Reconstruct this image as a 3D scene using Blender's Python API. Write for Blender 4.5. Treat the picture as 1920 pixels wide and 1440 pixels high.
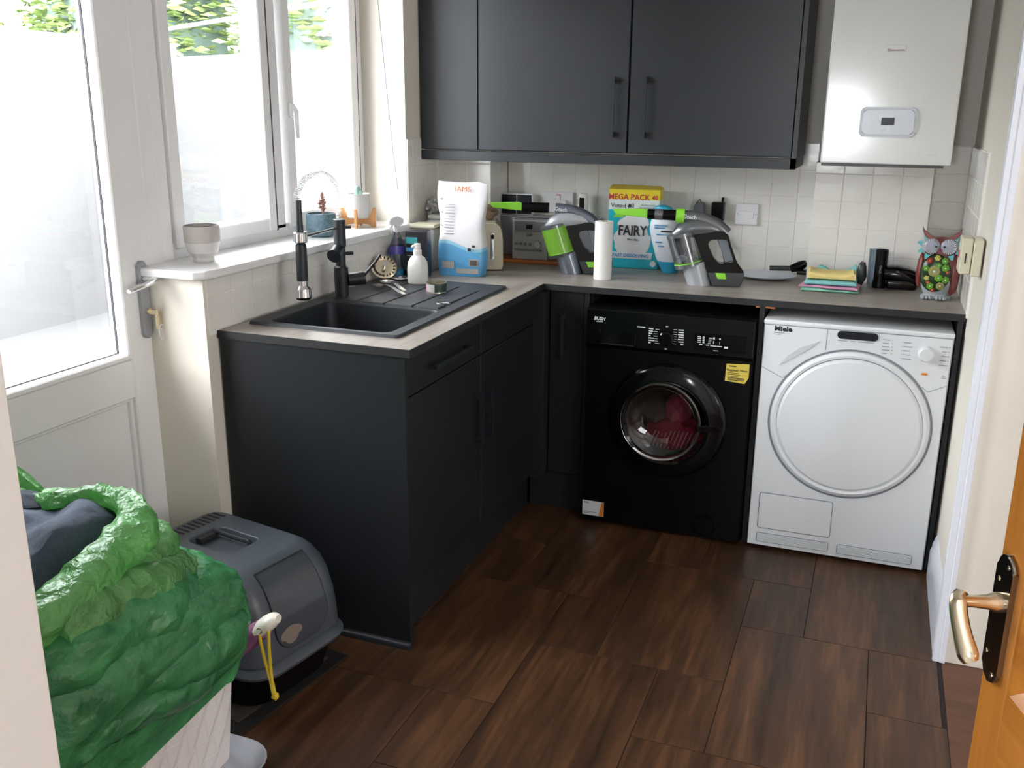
import bpy, bmesh, math, random
from mathutils import Vector, Matrix, noise
from math import sin, cos, pi, radians
random.seed(7)
S = bpy.context.scene
for o in list(bpy.data.objects): bpy.data.objects.remove(o)
COL = S.collection
# ---------------------------------------------------------------- camera
cd = bpy.data.cameras.new('camera'); cam = bpy.data.objects.new('camera', cd); COL.objects.link(cam)
r_, u_, b_ = Vector((.934509, .355858, .007581)), Vector((-.105263, .255958, .96094)), Vector((.340018, -.898805, .276654))
Rm = Matrix((r_, u_, b_)).transposed().to_4x4()
cam.matrix_world = Matrix.Translation((1.761, -3.9552, 1.5353)) @ Rm
cd.sensor_width = 36; cd.lens = 1794.27 / 1920 * 36; cd.clip_start = .02; cd.clip_end = 100
S.camera = cam
# ---------------------------------------------------------------- light
w = bpy.data.worlds.new('world'); S.world = w; w.use_nodes = True
bg = w.node_tree.nodes['Background']; bg.inputs[0].default_value = (.93, .96, 1, 1); bg.inputs[1].default_value = 24.0
S.view_settings.view_transform = 'Standard'; S.view_settings.look = 'None'
S.view_settings.exposure = 0.0; S.view_settings.gamma = 1; S.view_settings.use_curve_mapping = False
def area(name, loc, rot, sx, sy, power, col=(1, 1, 1), portal=False):
    l = bpy.data.lights.new(name, 'AREA'); l.shape = 'RECTANGLE'; l.size = sx; l.size_y = sy; l.energy = power; l.color = col
    if portal: l.cycles.is_portal = True
    o = bpy.data.objects.new(name, l); COL.objects.link(o); o.location = loc; o.rotation_euler = rot; return o
# daylight from the next room behind the camera, two added fills, and portals for the sky through window and door
area('rear_room_daylight', (1.29, -6.7, 1.45), (radians(90), 0, 0), .42, .42, 46, (.94, .97, 1))
area('jamb_fill', (-.7, -5.4, 1.6), (radians(90), 0, radians(-40)), 1.0, 1.0, 135, (.93, .97, 1))  # unseen fill lamp added to brighten the left door jamb
area('hall_fill', (3.25, -2.75, 1.45), (0, radians(90), radians(-12)), 1.3, 1.1, 33, (.96, .98, 1))  # added fill from the hall side, lifts the window and back door frames
area('window_portal', (-.34, -1.05, 1.6), (0, radians(-90), 0), 1.3, 1.2, 1, portal=True)
area('door_portal', (-.34, -2.2, 1.4), (0, radians(-90), 0), 1.3, .8, 1, portal=True)

# ---------------------------------------------------------------- materials
def mat(name, col, rough=.5, metal=0, nscale=0, namt=.12, bump=0, bscale=40, trans=0, alpha=1, coat=0, emit=0, spec=None):
    m = bpy.data.materials.new(name); m.use_nodes = True; nt = m.node_tree; b = nt.nodes['Principled BSDF']
    c = (*col, 1); b.inputs['Base Color'].default_value = c
    b.inputs['Roughness'].default_value = rough; b.inputs['Metallic'].default_value = metal
    if spec is not None: b.inputs['Specular IOR Level'].default_value = spec
    if trans: b.inputs['Transmission Weight'].default_value = trans
    if alpha < 1: b.inputs['Alpha'].default_value = alpha
    if coat: b.inputs['Coat Weight'].default_value = coat; b.inputs['Coat Roughness'].default_value = .1
    if emit: b.inputs['Emission Color'].default_value = c; b.inputs['Emission Strength'].default_value = emit
    tc = nt.nodes.new('ShaderNodeTexCoord')
    n = nt.nodes.new('ShaderNodeTexNoise'); n.inputs['Scale'].default_value = nscale or 6; n.inputs['Detail'].default_value = 4
    nt.links.new(tc.outputs['Object'], n.inputs['Vector'])
    mx = nt.nodes.new('ShaderNodeMix'); mx.data_type = 'RGBA'
    a = namt if nscale else .04
    mx.inputs[6].default_value = tuple(x * (1 - a) for x in col) + (1,); mx.inputs[7].default_value = tuple(min(1, x * (1 + a)) for x in col) + (1,)
    nt.links.new(n.outputs['Fac'], mx.inputs[0]); nt.links.new(mx.outputs[2], b.inputs['Base Color'])
    if bump:
        n2 = nt.nodes.new('ShaderNodeTexNoise'); n2.inputs['Scale'].default_value = bscale; n2.inputs['Detail'].default_value = 5
        nt.links.new(tc.outputs['Object'], n2.inputs['Vector'])
        bp = nt.nodes.new('ShaderNodeBump'); bp.inputs['Strength'].default_value = bump; bp.inputs['Distance'].default_value = .01
        nt.links.new(n2.outputs['Fac'], bp.inputs['Height']); nt.links.new(bp.outputs[0], b.inputs['Normal'])
    return m
def bands(name, axis, lo, hi, stops, rough=.4, wob=0):
    """flat print: constant colour bands along one object axis"""
    m = bpy.data.materials.new(name); m.use_nodes = True; nt = m.node_tree; b = nt.nodes['Principled BSDF']; b.inputs['Roughness'].default_value = rough
    tc = nt.nodes.new('ShaderNodeTexCoord'); sp = nt.nodes.new('ShaderNodeSeparateXYZ'); nt.links.new(tc.outputs['Object'], sp.inputs[0])
    mr = nt.nodes.new('ShaderNodeMapRange'); mr.inputs[1].default_value = lo; mr.inputs[2].default_value = hi
    src = sp.outputs[axis]
    if wob:
        s = nt.nodes.new('ShaderNodeMath'); s.operation = 'SINE'; k = nt.nodes.new('ShaderNodeMath'); k.operation = 'MULTIPLY'; k.inputs[1].default_value = 26
        nt.links.new(sp.outputs[0], k.inputs[0]); nt.links.new(k.outputs[0], s.inputs[0])
        k2 = nt.nodes.new('ShaderNodeMath'); k2.operation = 'MULTIPLY_ADD'; k2.inputs[1].default_value = wob
        nt.links.new(s.outputs[0], k2.inputs[0]); nt.links.new(src, k2.inputs[2]); src = k2.outputs[0]
    nt.links.new(src, mr.inputs[0])
    cr = nt.nodes.new('ShaderNodeValToRGB'); cr.color_ramp.interpolation = 'CONSTANT'; e = cr.color_ramp.elements
    while len(e) < len(stops): e.new(.5)
    for i, (p, c) in enumerate(stops): e[i].position = p; e[i].color = (*c, 1)
    nt.links.new(mr.outputs[0], cr.inputs[0]); nt.links.new(cr.outputs[0], b.inputs['Base Color'])
    return m
def wood(name, c1, c2, scale, rough=.4, rnd=False, mid=None, bump=.05):
    m = bpy.data.materials.new(name); m.use_nodes = True; nt = m.node_tree; b = nt.nodes['Principled BSDF']; b.inputs['Roughness'].default_value = rough
    tc = nt.nodes.new('ShaderNodeTexCoord'); src = tc.outputs['Object']
    if rnd:
        oi = nt.nodes.new('ShaderNodeObjectInfo'); ml = nt.nodes.new('ShaderNodeMath'); ml.operation = 'MULTIPLY'; ml.inputs[1].default_value = 37
        nt.links.new(oi.outputs['Random'], ml.inputs[0])
        ad = nt.nodes.new('ShaderNodeVectorMath'); ad.operation = 'ADD'; nt.links.new(src, ad.inputs[0]); nt.links.new(ml.outputs[0], ad.inputs[1]); src = ad.outputs[0]
    mp = nt.nodes.new('ShaderNodeMapping'); mp.inputs['Scale'].default_value = scale; nt.links.new(src, mp.inputs[0])
    n = nt.nodes.new('ShaderNodeTexNoise'); n.inputs['Scale'].default_value = 1; n.inputs['Detail'].default_value = 7; n.inputs['Roughness'].default_value = .62; n.inputs['Distortion'].default_value = .5
    nt.links.new(mp.outputs[0], n.inputs['Vector'])
    mp2 = nt.nodes.new('ShaderNodeMapping'); mp2.inputs['Scale'].default_value = tuple(x * .16 for x in scale); nt.links.new(src, mp2.inputs[0])
    n2 = nt.nodes.new('ShaderNodeTexNoise'); n2.inputs['Scale'].default_value = 1; n2.inputs['Detail'].default_value = 3; n2.inputs['Distortion'].default_value = 1.5
    nt.links.new(mp2.outputs[0], n2.inputs['Vector'])
    mixn = nt.nodes.new('ShaderNodeMath'); mixn.operation = 'ADD'; nt.links.new(n.outputs['Fac'], mixn.inputs[0]); nt.links.new(n2.outputs['Fac'], mixn.inputs[1])
    hf = nt.nodes.new('ShaderNodeMath'); hf.operation = 'MULTIPLY'; hf.inputs[1].default_value = .5; nt.links.new(mixn.outputs[0], hf.inputs[0])
    cr = nt.nodes.new('ShaderNodeValToRGB'); e = cr.color_ramp.elements; e[0].position = .33; e[0].color = (*c1, 1); e[1].position = .66; e[1].color = (*c2, 1)
    if mid: k = e.new(.5); k.color = (*mid, 1)
    nt.links.new(hf.outputs[0], cr.inputs[0]); out = cr.outputs[0]
    if rnd:
        hs = nt.nodes.new('ShaderNodeHueSaturation'); mr = nt.nodes.new('ShaderNodeMapRange'); mr.inputs[3].default_value = .9; mr.inputs[4].default_value = 1.12
        nt.links.new(oi.outputs['Random'], mr.inputs[0]); nt.links.new(mr.outputs[0], hs.inputs['Value']); nt.links.new(out, hs.inputs['Color']); out = hs.outputs[0]
    nt.links.new(out, b.inputs['Base Color'])
    bp = nt.nodes.new('ShaderNodeBump'); bp.inputs['Strength'].default_value = bump; bp.inputs['Distance'].default_value = .01
    nt.links.new(n.outputs['Fac'], bp.inputs['Height']); nt.links.new(bp.outputs[0], b.inputs['Normal'])
    return m
def glass(name, tint=(1, 1, 1), gl=.06, rough=.0, fr=.6):
    m = bpy.data.materials.new(name); m.use_nodes = True; nt = m.node_tree; nt.nodes.remove(nt.nodes['Principled BSDF'])
    t = nt.nodes.new('ShaderNodeBsdfTransparent'); t.inputs[0].default_value = (*tint, 1)
    g = nt.nodes.new('ShaderNodeBsdfGlossy'); g.inputs['Roughness'].default_value = rough
    lw = nt.nodes.new('ShaderNodeLayerWeight'); lw.inputs[0].default_value = .25
    ma = nt.nodes.new('ShaderNodeMath'); ma.operation = 'MULTIPLY_ADD'; ma.inputs[1].default_value = fr; ma.inputs[2].default_value = gl; nt.links.new(lw.outputs['Fresnel'], ma.inputs[0])
    mx = nt.nodes.new('ShaderNodeMixShader'); nt.links.new(ma.outputs[0], mx.inputs[0]); nt.links.new(t.outputs[0], mx.inputs[1]); nt.links.new(g.outputs[0], mx.inputs[2])
    nt.links.new(mx.outputs[0], nt.nodes['Material Output'].inputs[0]); return m
def film(name, col, rough=.22, tr=.45, bump=.5, bscale=22, alpha=1.0):
    """thin crumpled plastic film: glossy with some light passing through"""
    m = bpy.data.materials.new(name); m.use_nodes = True; nt = m.node_tree; b = nt.nodes['Principled BSDF']
    b.inputs['Roughness'].default_value = rough; b.inputs['Specular IOR Level'].default_value = .9
    tc = nt.nodes.new('ShaderNodeTexCoord'); n = nt.nodes.new('ShaderNodeTexNoise'); n.inputs['Scale'].default_value = 7; n.inputs['Detail'].default_value = 5; n.inputs['Distortion'].default_value = 1.2
    nt.links.new(tc.outputs['Object'], n.inputs['Vector'])
    cr = nt.nodes.new('ShaderNodeValToRGB'); e = cr.color_ramp.elements; e[0].position = .35; e[0].color = (*[x * .75 for x in col], 1); e[1].position = .7; e[1].color = (*[min(1, x * 1.35) for x in col], 1)
    nt.links.new(n.outputs['Fac'], cr.inputs[0]); nt.links.new(cr.outputs[0], b.inputs['Base Color'])
    n2 = nt.nodes.new('ShaderNodeTexNoise'); n2.inputs['Scale'].default_value = bscale; n2.inputs['Detail'].default_value = 6; n2.inputs['Distortion'].default_value = .4; nt.links.new(tc.outputs['Object'], n2.inputs['Vector'])
    bp = nt.nodes.new('ShaderNodeBump'); bp.inputs['Strength'].default_value = bump; bp.inputs['Distance'].default_value = .012
    vo = nt.nodes.new('ShaderNodeTexVoronoi'); vo.inputs['Scale'].default_value = bscale; vo.feature = 'F1'
    ds = nt.nodes.new('ShaderNodeVectorMath'); ds.operation = 'MULTIPLY_ADD'; ds.inputs[1].default_value = (.25, .25, .25); nt.links.new(n2.outputs['Color'], ds.inputs[0]); nt.links.new(tc.outputs['Object'], ds.inputs[2]); nt.links.new(ds.outputs[0], vo.inputs['Vector'])
    nt.links.new(vo.outputs['Distance'], bp.inputs['Height']); bp.inputs['Distance'].default_value = .02
    fn = nt.nodes.new('ShaderNodeTexNoise'); fn.inputs['Scale'].default_value = bscale * 3.5; fn.inputs['Detail'].default_value = 6; nt.links.new(tc.outputs['Object'], fn.inputs['Vector'])
    am = nt.nodes.new('ShaderNodeMath'); am.operation = 'MULTIPLY_ADD'; am.inputs[1].default_value = .45; nt.links.new(fn.outputs['Fac'], am.inputs[0]); nt.links.new(vo.outputs['Distance'], am.inputs[2]); nt.links.new(am.outputs[0], bp.inputs['Height'])
    nt.links.new(bp.outputs[0], b.inputs['Normal'])
    t = nt.nodes.new('ShaderNodeBsdfTranslucent'); nt.links.new(cr.outputs[0], t.inputs[0])
    mx = nt.nodes.new('ShaderNodeMixShader'); mx.inputs[0].default_value = tr
    nt.links.new(b.outputs[0], mx.inputs[1]); nt.links.new(t.outputs[0], mx.inputs[2]); nt.links.new(mx.outputs[0], nt.nodes['Material Output'].inputs[0])
    return m
M = dict(
 paint=mat('cream_paint', (.80, .75, .66), .7, nscale=5, namt=.04, bump=.06, bscale=90),
 paint2=mat('pale_paint', (.72, .69, .65), .7, nscale=5, namt=.04, bump=.06, bscale=90),
 jamb=mat('jamb_paint', (.84, .88, .91), .5),
 ceil=mat('ceiling_white', (.85, .84, .82), .8),
 tile=mat('cream_tile', (.84, .82, .77), .14, nscale=9, namt=.07, bump=.10, bscale=12),
 grout=mat('grout', (.90, .88, .84), .8),
 gloss=mat('white_gloss_paint', (.80, .83, .90), .25),
 upvc=mat('white_upvc', (.93, .93, .93), .3),
 sill=mat('white_sill', (.86, .86, .86), .25),
 gask=mat('dark_gasket', (.05, .05, .06), .6),
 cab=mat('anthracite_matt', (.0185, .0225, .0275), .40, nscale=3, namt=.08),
 cab2=mat('anthracite_base_shaded', (.0115, .0132, .0160), .42, nscale=3, namt=.08, spec=.35),  # same anthracite as the wall cupboard, its weaker light put into the colour
 cabdark=mat('anthracite_dark', (.009, .010, .012), .6),  # darker anthracite for worktop edge strip, carcasses and plinths
 comp=mat('black_composite', (.020, .025, .032), .5, nscale=120, namt=.3),
 tapm=mat('matt_black_metal', (.014, .018, .023), .38),
 chrome=mat('chrome', (.75, .76, .78), .12, 1), steel=mat('steel', (.62, .62, .62), .25, 1), chromed=mat('dark_chrome', (.30, .26, .22), .18, 1),
 gold=mat('satin_brass_chrome', (.80, .70, .52), .16, 1),
 black=mat('black_gloss', (.0018, .0018, .0022), .10, spec=.35), blackm=mat('black_plastic', (.0025, .0025, .003), .3, spec=.18), dark=mat('dark_inside', (.006, .006, .007), .7),
 white=mat('white_appliance', (.76, .79, .82), .28), whiteg=mat('white_recess', (.60, .63, .67), .35), boil=mat('boiler_white', (.74, .76, .74), .13), seam=mat('seam_grey', (.20, .22, .25), .6),
 print_w=mat('print_white', (.65, .70, .70), .5), print_k=mat('print_black', (.02, .02, .025), .5), print_g=mat('print_grey', (.28, .30, .33), .5),
 red=mat('print_red', (.55, .03, .05), .5), orange=mat('print_orange', (.75, .22, .02), .4),
 yellow=mat('yellow_label', (.66, .52, .08), .5), blue=mat('print_blue', (.08, .32, .62), .5), cyan=mat('cyan_plastic', (.03, .42, .58), .35),
 floorw=wood('wood_floor_tile', (.026, .0115, .0054), (.138, .060, .0255), (48, 4, 1), .42, True, (.066, .029, .0122)),
 groove=mat('floor_groove', (.008, .004, .003), .7), hallw=wood('hall_floor', (.07, .025, .012), (.14, .055, .028), (8, 30, 1), .4), carpet=mat('beige_carpet', (.34, .32, .29), .95, nscale=80, namt=.2),
 topx=wood('worktop_grain_x', (.23, .195, .165), (.40, .36, .32), (4, 45, 4), .33), topy=wood('worktop_grain_y', (.23, .195, .165), (.40, .36, .32), (45, 4, 4), .33),
 pine=wood('stained_pine', (.36, .115, .014), (.58, .23, .04), (30, 30, 2.5), .25), pinex=wood('stained_pine_rail', (.36, .115, .014), (.58, .23, .04), (3, 30, 30), .25),
 board=mat('orange_board', (.45, .14, .03), .35), ply=wood('light_plywood', (.55, .27, .10), (.72, .38, .16), (20, 20, 4), .5),
 glass=glass('window_glass', gl=.015, fr=.2), dglass=glass('machine_door_glass', (.62, .62, .62), .10), bin=glass('clear_bin', (.72, .74, .77), .12, .1), gbin=mat('green_bin', (.18, .42, .04), .15),
 lime=mat('lime_plastic', (.26, .70, .05), .3), vgrey=mat('vac_grey', (.17, .18, .19), .22, .5), vblue=mat('vac_bluegrey', (.20, .23, .28), .2, .6), vdark=mat('vac_dark', (.035, .04, .042), .35),
 hood=mat('litter_hood_grey', (.066, .078, .096), .36, nscale=60, namt=.06), hood2=mat('hood_groove', (.012, .014, .018), .6), flap=mat('smoked_flap', (.055, .065, .08), .12), dust=mat('litter_dust', (.22, .17, .14), .9),
 bag=film('green_bag_film', (.10, .42, .17), .2, .45, .95, 7), bag2=film('pale_green_bag_film', (.24, .58, .22), .2, .5, 1.0, 11),
 denim=mat('blue_grey_cloth', (.055, .075, .110), .9, nscale=160, namt=.3, bump=.6, bscale=24), denim2=mat('dark_cloth', (.035, .045, .065), .95, nscale=200, namt=.4),
 bask=mat('white_weave', (.90, .87, .87), .35), traym=mat('pale_tray', (.62, .66, .74), .3),
 purple=mat('purple_grip', (.26, .09, .20), .5), ivory=mat('ivory_plastic', (.82, .80, .70), .35), cord=mat('yellow_cord', (.70, .50, .03), .6, nscale=300, namt=.5),
 matk=mat('mat_border', (.008, .007, .006), .9), matg=mat('mat_pile', (.05, .04, .035), .95, nscale=200, namt=.5),
 creamp=mat('cream_plastic', (.72, .68, .52), .35), socket=mat('socket_white', (.78, .79, .80), .3),
 hifi=mat('silver_plastic', (.46, .46, .46), .3, .2), hifi2=mat('grey_metal', (.24, .24, .27), .4, .3), lcd=mat('dark_display', (.008, .010, .018), .28, spec=.25), chargeg=mat('charger_grey', (.10, .11, .12), .4),
 toast=mat('cream_enamel', (.55, .50, .38), .22), foil=mat('crumpled_foil', (.65, .65, .67), .3, .8, bump=.9, bscale=60), bread=mat('bread_bag', (.30, .20, .13), .3, bump=.6, bscale=40),
 paper=mat('kitchen_paper', (.86, .85, .83), .9, bump=.15, bscale=150), soapw=mat('soap_white', (.84, .84, .80), .25), clearb=glass('clear_bottle', (.80, .86, .92), .12, .05), violet=mat('violet_label', (.10, .08, .42), .4), liq=mat('blue_liquid', (.03, .38, .62), .2),
 coffee=mat('dark_pack', (.022, .022, .028), .3), teal=mat('teal_print', (.05, .35, .38), .4), silverb=mat('pack_grey', (.42, .40, .37), .5),
 tin=mat('tin_silver', (.55, .52, .42), .25, .9), pink=mat('pink_label', (.62, .40, .52), .5), greenk=mat('dark_green_label', (.02, .04, .03), .4),
 potg=mat('stone_pot', (.52, .49, .47), .6, nscale=40, namt=.1), potl=mat('stone_pot_glaze', (.66, .64, .62), .4), potb=mat('blue_textured_pot', (.10, .17, .21), .55, nscale=90, namt=.5, bump=.6, bscale=90), potw=mat('concrete_pot', (.60, .60, .58), .7),
 succ=mat('brown_succulent', (.42, .22, .17), .6), cact=mat('pale_cactus', (.22, .36, .30), .7), soil=mat('soil', (.06, .035, .02), .95),
 owlr=mat('owl_red', (.20, .045, .04), .35, nscale=30, namt=.3), owlg=mat('owl_grey', (.36, .39, .42), .35, nscale=30, namt=.15), owle=mat('owl_eye_grey', (.30, .32, .38), .35), owlc=mat('owl_turquoise', (.10, .48, .50), .25), og=mat('owl_green', (.12, .36, .02), .25), oy=mat('owl_yellow', (.50, .46, .08), .25), ored=mat('owl_flower_red', (.38, .03, .01), .3), odk=mat('owl_dark_green', (.012, .035, .01), .25), ooli=mat('owl_olive', (.28, .27, .08), .3),
 c_mint=mat('cloth_mint', (.28, .62, .46), .95, bump=.3, bscale=120), c_pink=mat('cloth_pink', (.75, .34, .52), .95, bump=.3, bscale=120), c_aqua=mat('cloth_aqua', (.24, .58, .58), .95, bump=.3, bscale=120), c_yel=mat('cloth_yellow', (.82, .66, .26), .95, bump=.3, bscale=120),
 laund=mat('red_laundry', (.50, .015, .06), .9), laundp=mat('pink_laundry', (.70, .12, .20), .9), laundb=mat('grey_laundry', (.12, .10, .09), .8), stripe=mat('laundry_stripe', (.85, .60, .62), .9),
 drum=mat('drum_steel', (.18, .17, .16), .3, .9), lint=mat('dust_grey', (.25, .25, .27), .9), pearl=mat('pearl_silver', (.40, .42, .45), .32, .25),
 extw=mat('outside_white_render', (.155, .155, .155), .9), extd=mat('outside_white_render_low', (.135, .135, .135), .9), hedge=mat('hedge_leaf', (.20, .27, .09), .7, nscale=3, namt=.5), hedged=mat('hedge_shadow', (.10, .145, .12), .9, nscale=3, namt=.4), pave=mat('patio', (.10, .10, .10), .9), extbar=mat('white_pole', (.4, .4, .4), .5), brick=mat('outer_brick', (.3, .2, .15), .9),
)
# ---------------------------------------------------------------- geometry helpers
def merge(bm, t, m=0, mtx=None):
    if mtx is not None: bmesh.ops.transform(t, matrix=mtx, verts=t.verts)
    vm = [bm.verts.new(v.co) for v in t.verts]; t.verts.index_update()
    for f in t.faces:
        try: g = bm.faces.new([vm[v.index] for v in f.verts]); g.material_index = m
        except ValueError: pass
    t.free(); return bm
def box(bm, x0, x1, y0, y1, z0, z1, bev=0, seg=1, m=0, mtx=None):
    t = bmesh.new(); bmesh.ops.create_cube(t, size=1)
    for v in t.verts: v.co = Vector(((x0 + x1) / 2 + v.co.x * (x1 - x0), (y0 + y1) / 2 + v.co.y * (y1 - y0), (z0 + z1) / 2 + v.co.z * (z1 - z0)))
    if bev: bmesh.ops.bevel(t, geom=t.edges[:], offset=bev, segments=seg, affect='EDGES', profile=.5)
    return merge(bm, t, m, mtx)
def loft(bm, loops, closed=True, cap0=True, cap1=True, m=0, wrap=False):
    vs = [[bm.verts.new(p) for p in L] for L in loops]; n = len(vs[0])
    R_ = range(len(vs) if wrap else len(vs) - 1)
    for i in R_:
        a, b = vs[i], vs[(i + 1) % len(vs)]
        for j in range(n if closed else n - 1):
            k = (j + 1) % n
            try: f = bm.faces.new((a[j], a[k], b[k], b[j])); f.material_index = m
            except ValueError: pass
    if cap0 and not wrap: f = bm.faces.new(list(reversed(vs[0]))); f.material_index = m
    if cap1 and not wrap: f = bm.faces.new(vs[-1]); f.material_index = m
    return vs
def frame_of(d):
    d = Vector(d).normalized(); a = Vector((0, 0, 1)) if abs(d.z) < .95 else Vector((1, 0, 0))
    u = d.cross(a).normalized(); return u, d.cross(u).normalized()
def tube(bm, pts, rad, n=10, caps=True, m=0, flat=1.0, closed=False):
    pts = [Vector(p) for p in pts]; N = len(pts)
    if not hasattr(rad, '__len__'): rad = [rad] * N
    loops = []; pu = None
    for i, p in enumerate(pts):
        if closed: d = pts[(i + 1) % N] - pts[i - 1]
        else: d = pts[min(i + 1, N - 1)] - pts[max(i - 1, 0)]
        if pu is None: u, v = frame_of(d)
        else:
            d = d.normalized(); u = (pu - d * pu.dot(d)).normalized(); v = d.cross(u)
        pu = u
        loops.append([p + (u * cos(a) + v * sin(a) * flat) * rad[i] for a in [2 * pi * k / n for k in range(n)]])
    return loft(bm, loops, True, caps, caps, m, closed)
def cyl(bm, p0, p1, r0, r1=None, n=20, m=0, caps=True): return tube(bm, [p0, p1], [r0, r0 if r1 is None else r1], n, caps, m)
def lathe(bm, prof, n=28, m=0, c=(0, 0, 0), axis='z', cap0=True, cap1=True, sx=1, sy=1):
    loops = []
    for r, h in prof:
        L = []
        for k in range(n):
            a = 2 * pi * k / n; x, y = r * cos(a) * sx, r * sin(a) * sy
            L.append(Vector(c) + (Vector((x, y, h)) if axis == 'z' else Vector((x, h, y)) if axis == 'y' else Vector((h, x, y))))
        loops.append(L)
    return loft(bm, loops, True, cap0, cap1, m)
def rrect(w, h, r, n=4, cx=0, cy=0):
    P = []
    for sx, sy, a0 in ((1, 1, 0), (-1, 1, 90), (-1, -1, 180), (1, -1, 270)):
        for k in range(n + 1):
            a = radians(a0 + 90 * k / n); P.append((cx + sx * (w / 2 - r) + r * cos(a), cy + sy * (h / 2 - r) + r * sin(a)))
    return P
def prism(bm, poly, d0, d1, axis='y', m=0, bev=0, seg=1):
    t = bmesh.new()
    def P(p, d): return Vector((p[0], d, p[1])) if axis == 'y' else Vector((p[0], p[1], d)) if axis == 'z' else Vector((d, p[0], p[1]))
    loft(t, [[P(p, d0) for p in poly], [P(p, d1) for p in poly]])
    if bev: bmesh.ops.bevel(t, geom=t.edges[:], offset=bev, segments=seg, affect='EDGES', profile=.5)
    return merge(bm, t, m)
def resmooth(pts, n=4):
    """Catmull-Rom through points (any dimension)"""
    out = []; N = len(pts)
    for i in range(N - 1):
        p = [pts[max(i - 1, 0)], pts[i], pts[i + 1], pts[min(i + 2, N - 1)]]
        for k in range(n):
            t = k / n; out.append(tuple(.5 * (2 * b + (c - a) * t + (2 * a - 5 * b + 4 * c - d) * t * t + (3 * b - a - 3 * c + d) * t ** 3) for a, b, c, d in zip(*p)))
    out.append(tuple(pts[-1])); return out
def mesh_of(name, bm, mats, sharp=28, recalc=True):
    if recalc: bmesh.ops.recalc_face_normals(bm, faces=bm.faces[:])
    me = bpy.data.meshes.new(name); bm.to_mesh(me); bm.free()
    for m in (mats if isinstance(mats, (list, tuple)) else [mats]): me.materials.append(M[m] if isinstance(m, str) else m)
    if sharp:
        me.polygons.foreach_set('use_smooth', [True] * len(me.polygons)); me.set_sharp_from_angle(angle=radians(sharp))
    return me
def ob(name, bm, mats, parent=None, loc=None, rot=None, label=None, sharp=28, me=None):
    o = bpy.data.objects.new(name, me or mesh_of(name, bm, mats, sharp)); COL.objects.link(o)
    if parent: o.parent = parent
    if loc: o.location = loc
    if rot: o.rotation_euler = rot
    if label: o['label'] = label
    if sharp and me is None and len(o.data.polygons) < 4000:
        wn = o.modifiers.new('weighted', 'WEIGHTED_NORMAL'); wn.keep_sharp = True; wn.weight = 80
    return o
def thing(name, label, cat, loc=(0, 0, 0), rz=0, group=None, rot=None):
    o = bpy.data.objects.new(name, None); COL.objects.link(o); o.location = loc; o.rotation_euler = rot or (0, 0, rz)
    o.empty_display_size = .05; o['label'] = label; o['category'] = cat
    if group: o['group'] = group
    return o
def tag(o, label, cat, group=None):
    o['label'] = label; o['category'] = cat
    if group: o['group'] = group
    return o
def struct(name, bm, mats, label, parent=None):
    o = ob(name, bm, mats, parent)
    if not parent: o['kind'] = 'structure'; o['label'] = label
    return o
def text(name, s, size, m, parent, loc, rot=(pi / 2, 0, 0), ext=.0004, align='CENTER', shear=0, sx=1, off=0):
    c = bpy.data.curves.new('t', 'FONT'); c.body = s; c.size = size; c.extrude = ext; c.align_x = align; c.align_y = 'CENTER'; c.shear = shear; c.offset = off; c.resolution_u = 2
    t = bpy.data.objects.new('t', c); COL.objects.link(t); dg = bpy.context.evaluated_depsgraph_get(); dg.update()
    me = bpy.data.meshes.new_from_object(t.evaluated_get(dg)); bpy.data.objects.remove(t)
    me.materials.clear(); me.materials.append(M[m])
    o = bpy.data.objects.new(name, me); COL.objects.link(o); o.parent = parent; o.location = loc; o.rotation_euler = rot; o.scale = (sx, 1, 1); return o
B = bmesh.new
def clampz(b):
    for q in b.verts: q.co = Vector((q.co.x, q.co.y, max(0, q.co.z)))
def bx(*a, **k): return box(B(), *a, **k)
# ================================================================ STRUCTURE
W = 2.055; H = 2.4
# floor slab (thin grooves show between the tiles laid on it)
b = B(); box(b, -.32, W + .012, -3.55, .02, -.06, -.0022); floor = struct('floor', b, ['groove'], 'brown wood-effect floor tiles in large and small oblongs')
mx_, my_, ax, ay = .1868, .327, .56, -1.883
cache = {}
def clip(a, lo, hi): return max(lo, min(hi, a))
cells = []
for i in range(-12, 14):
    for j in range(-12, 14):
        U = 2 * i + j; V = -i + 2 * j
        cells += [(U, V, 2, 2), (U - 1, V, 1, 1)]
for U, V, a, c in cells:
    x0, x1 = ax + U * mx_, ax + (U + a) * mx_; y0, y1 = ay + V * my_, ay + (V + c) * my_
    x0, x1 = clip(x0, -.22, W + .012), clip(x1, -.22, W + .012); y0, y1 = clip(y0, -3.55, 0), clip(y1, -3.55, 0)
    if x1 - x0 < .02 or y1 - y0 < .02: continue
    if y0 > -.55 or (x1 < .5 and y0 > -1.68): continue          # under the cupboards
    k = (round(x1 - x0, 3), round(y1 - y0, 3))
    if k not in cache:
        hw, hh = k[0] / 2 - .0012, k[1] / 2 - .0012; e = .0006; t = B()
        loft(t, [[(sx * hw, sy * hh, -.0022) for sx, sy in ((-1, -1), (1, -1), (1, 1), (-1, 1))], [(sx * hw, sy * hh, -.0006) for sx, sy in ((-1, -1), (1, -1), (1, 1), (-1, 1))], [(sx * (hw - e), sy * (hh - e), 0) for sx, sy in ((-1, -1), (1, -1), (1, 1), (-1, 1))]])
        cache[k] = mesh_of('floor_tile', t, ['floorw'], 0)
    ob('floor_tile', None, None, floor, ((x0 + x1) / 2, (y0 + y1) / 2, 0), me=cache[k])
b = B(); box(b, W + .012, 3.3, -3.55, -1.0, -.06, -.001); struct('floor_hall', b, ['hallw'], 'reddish brown wood floor beyond the dryer side opening')
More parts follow.
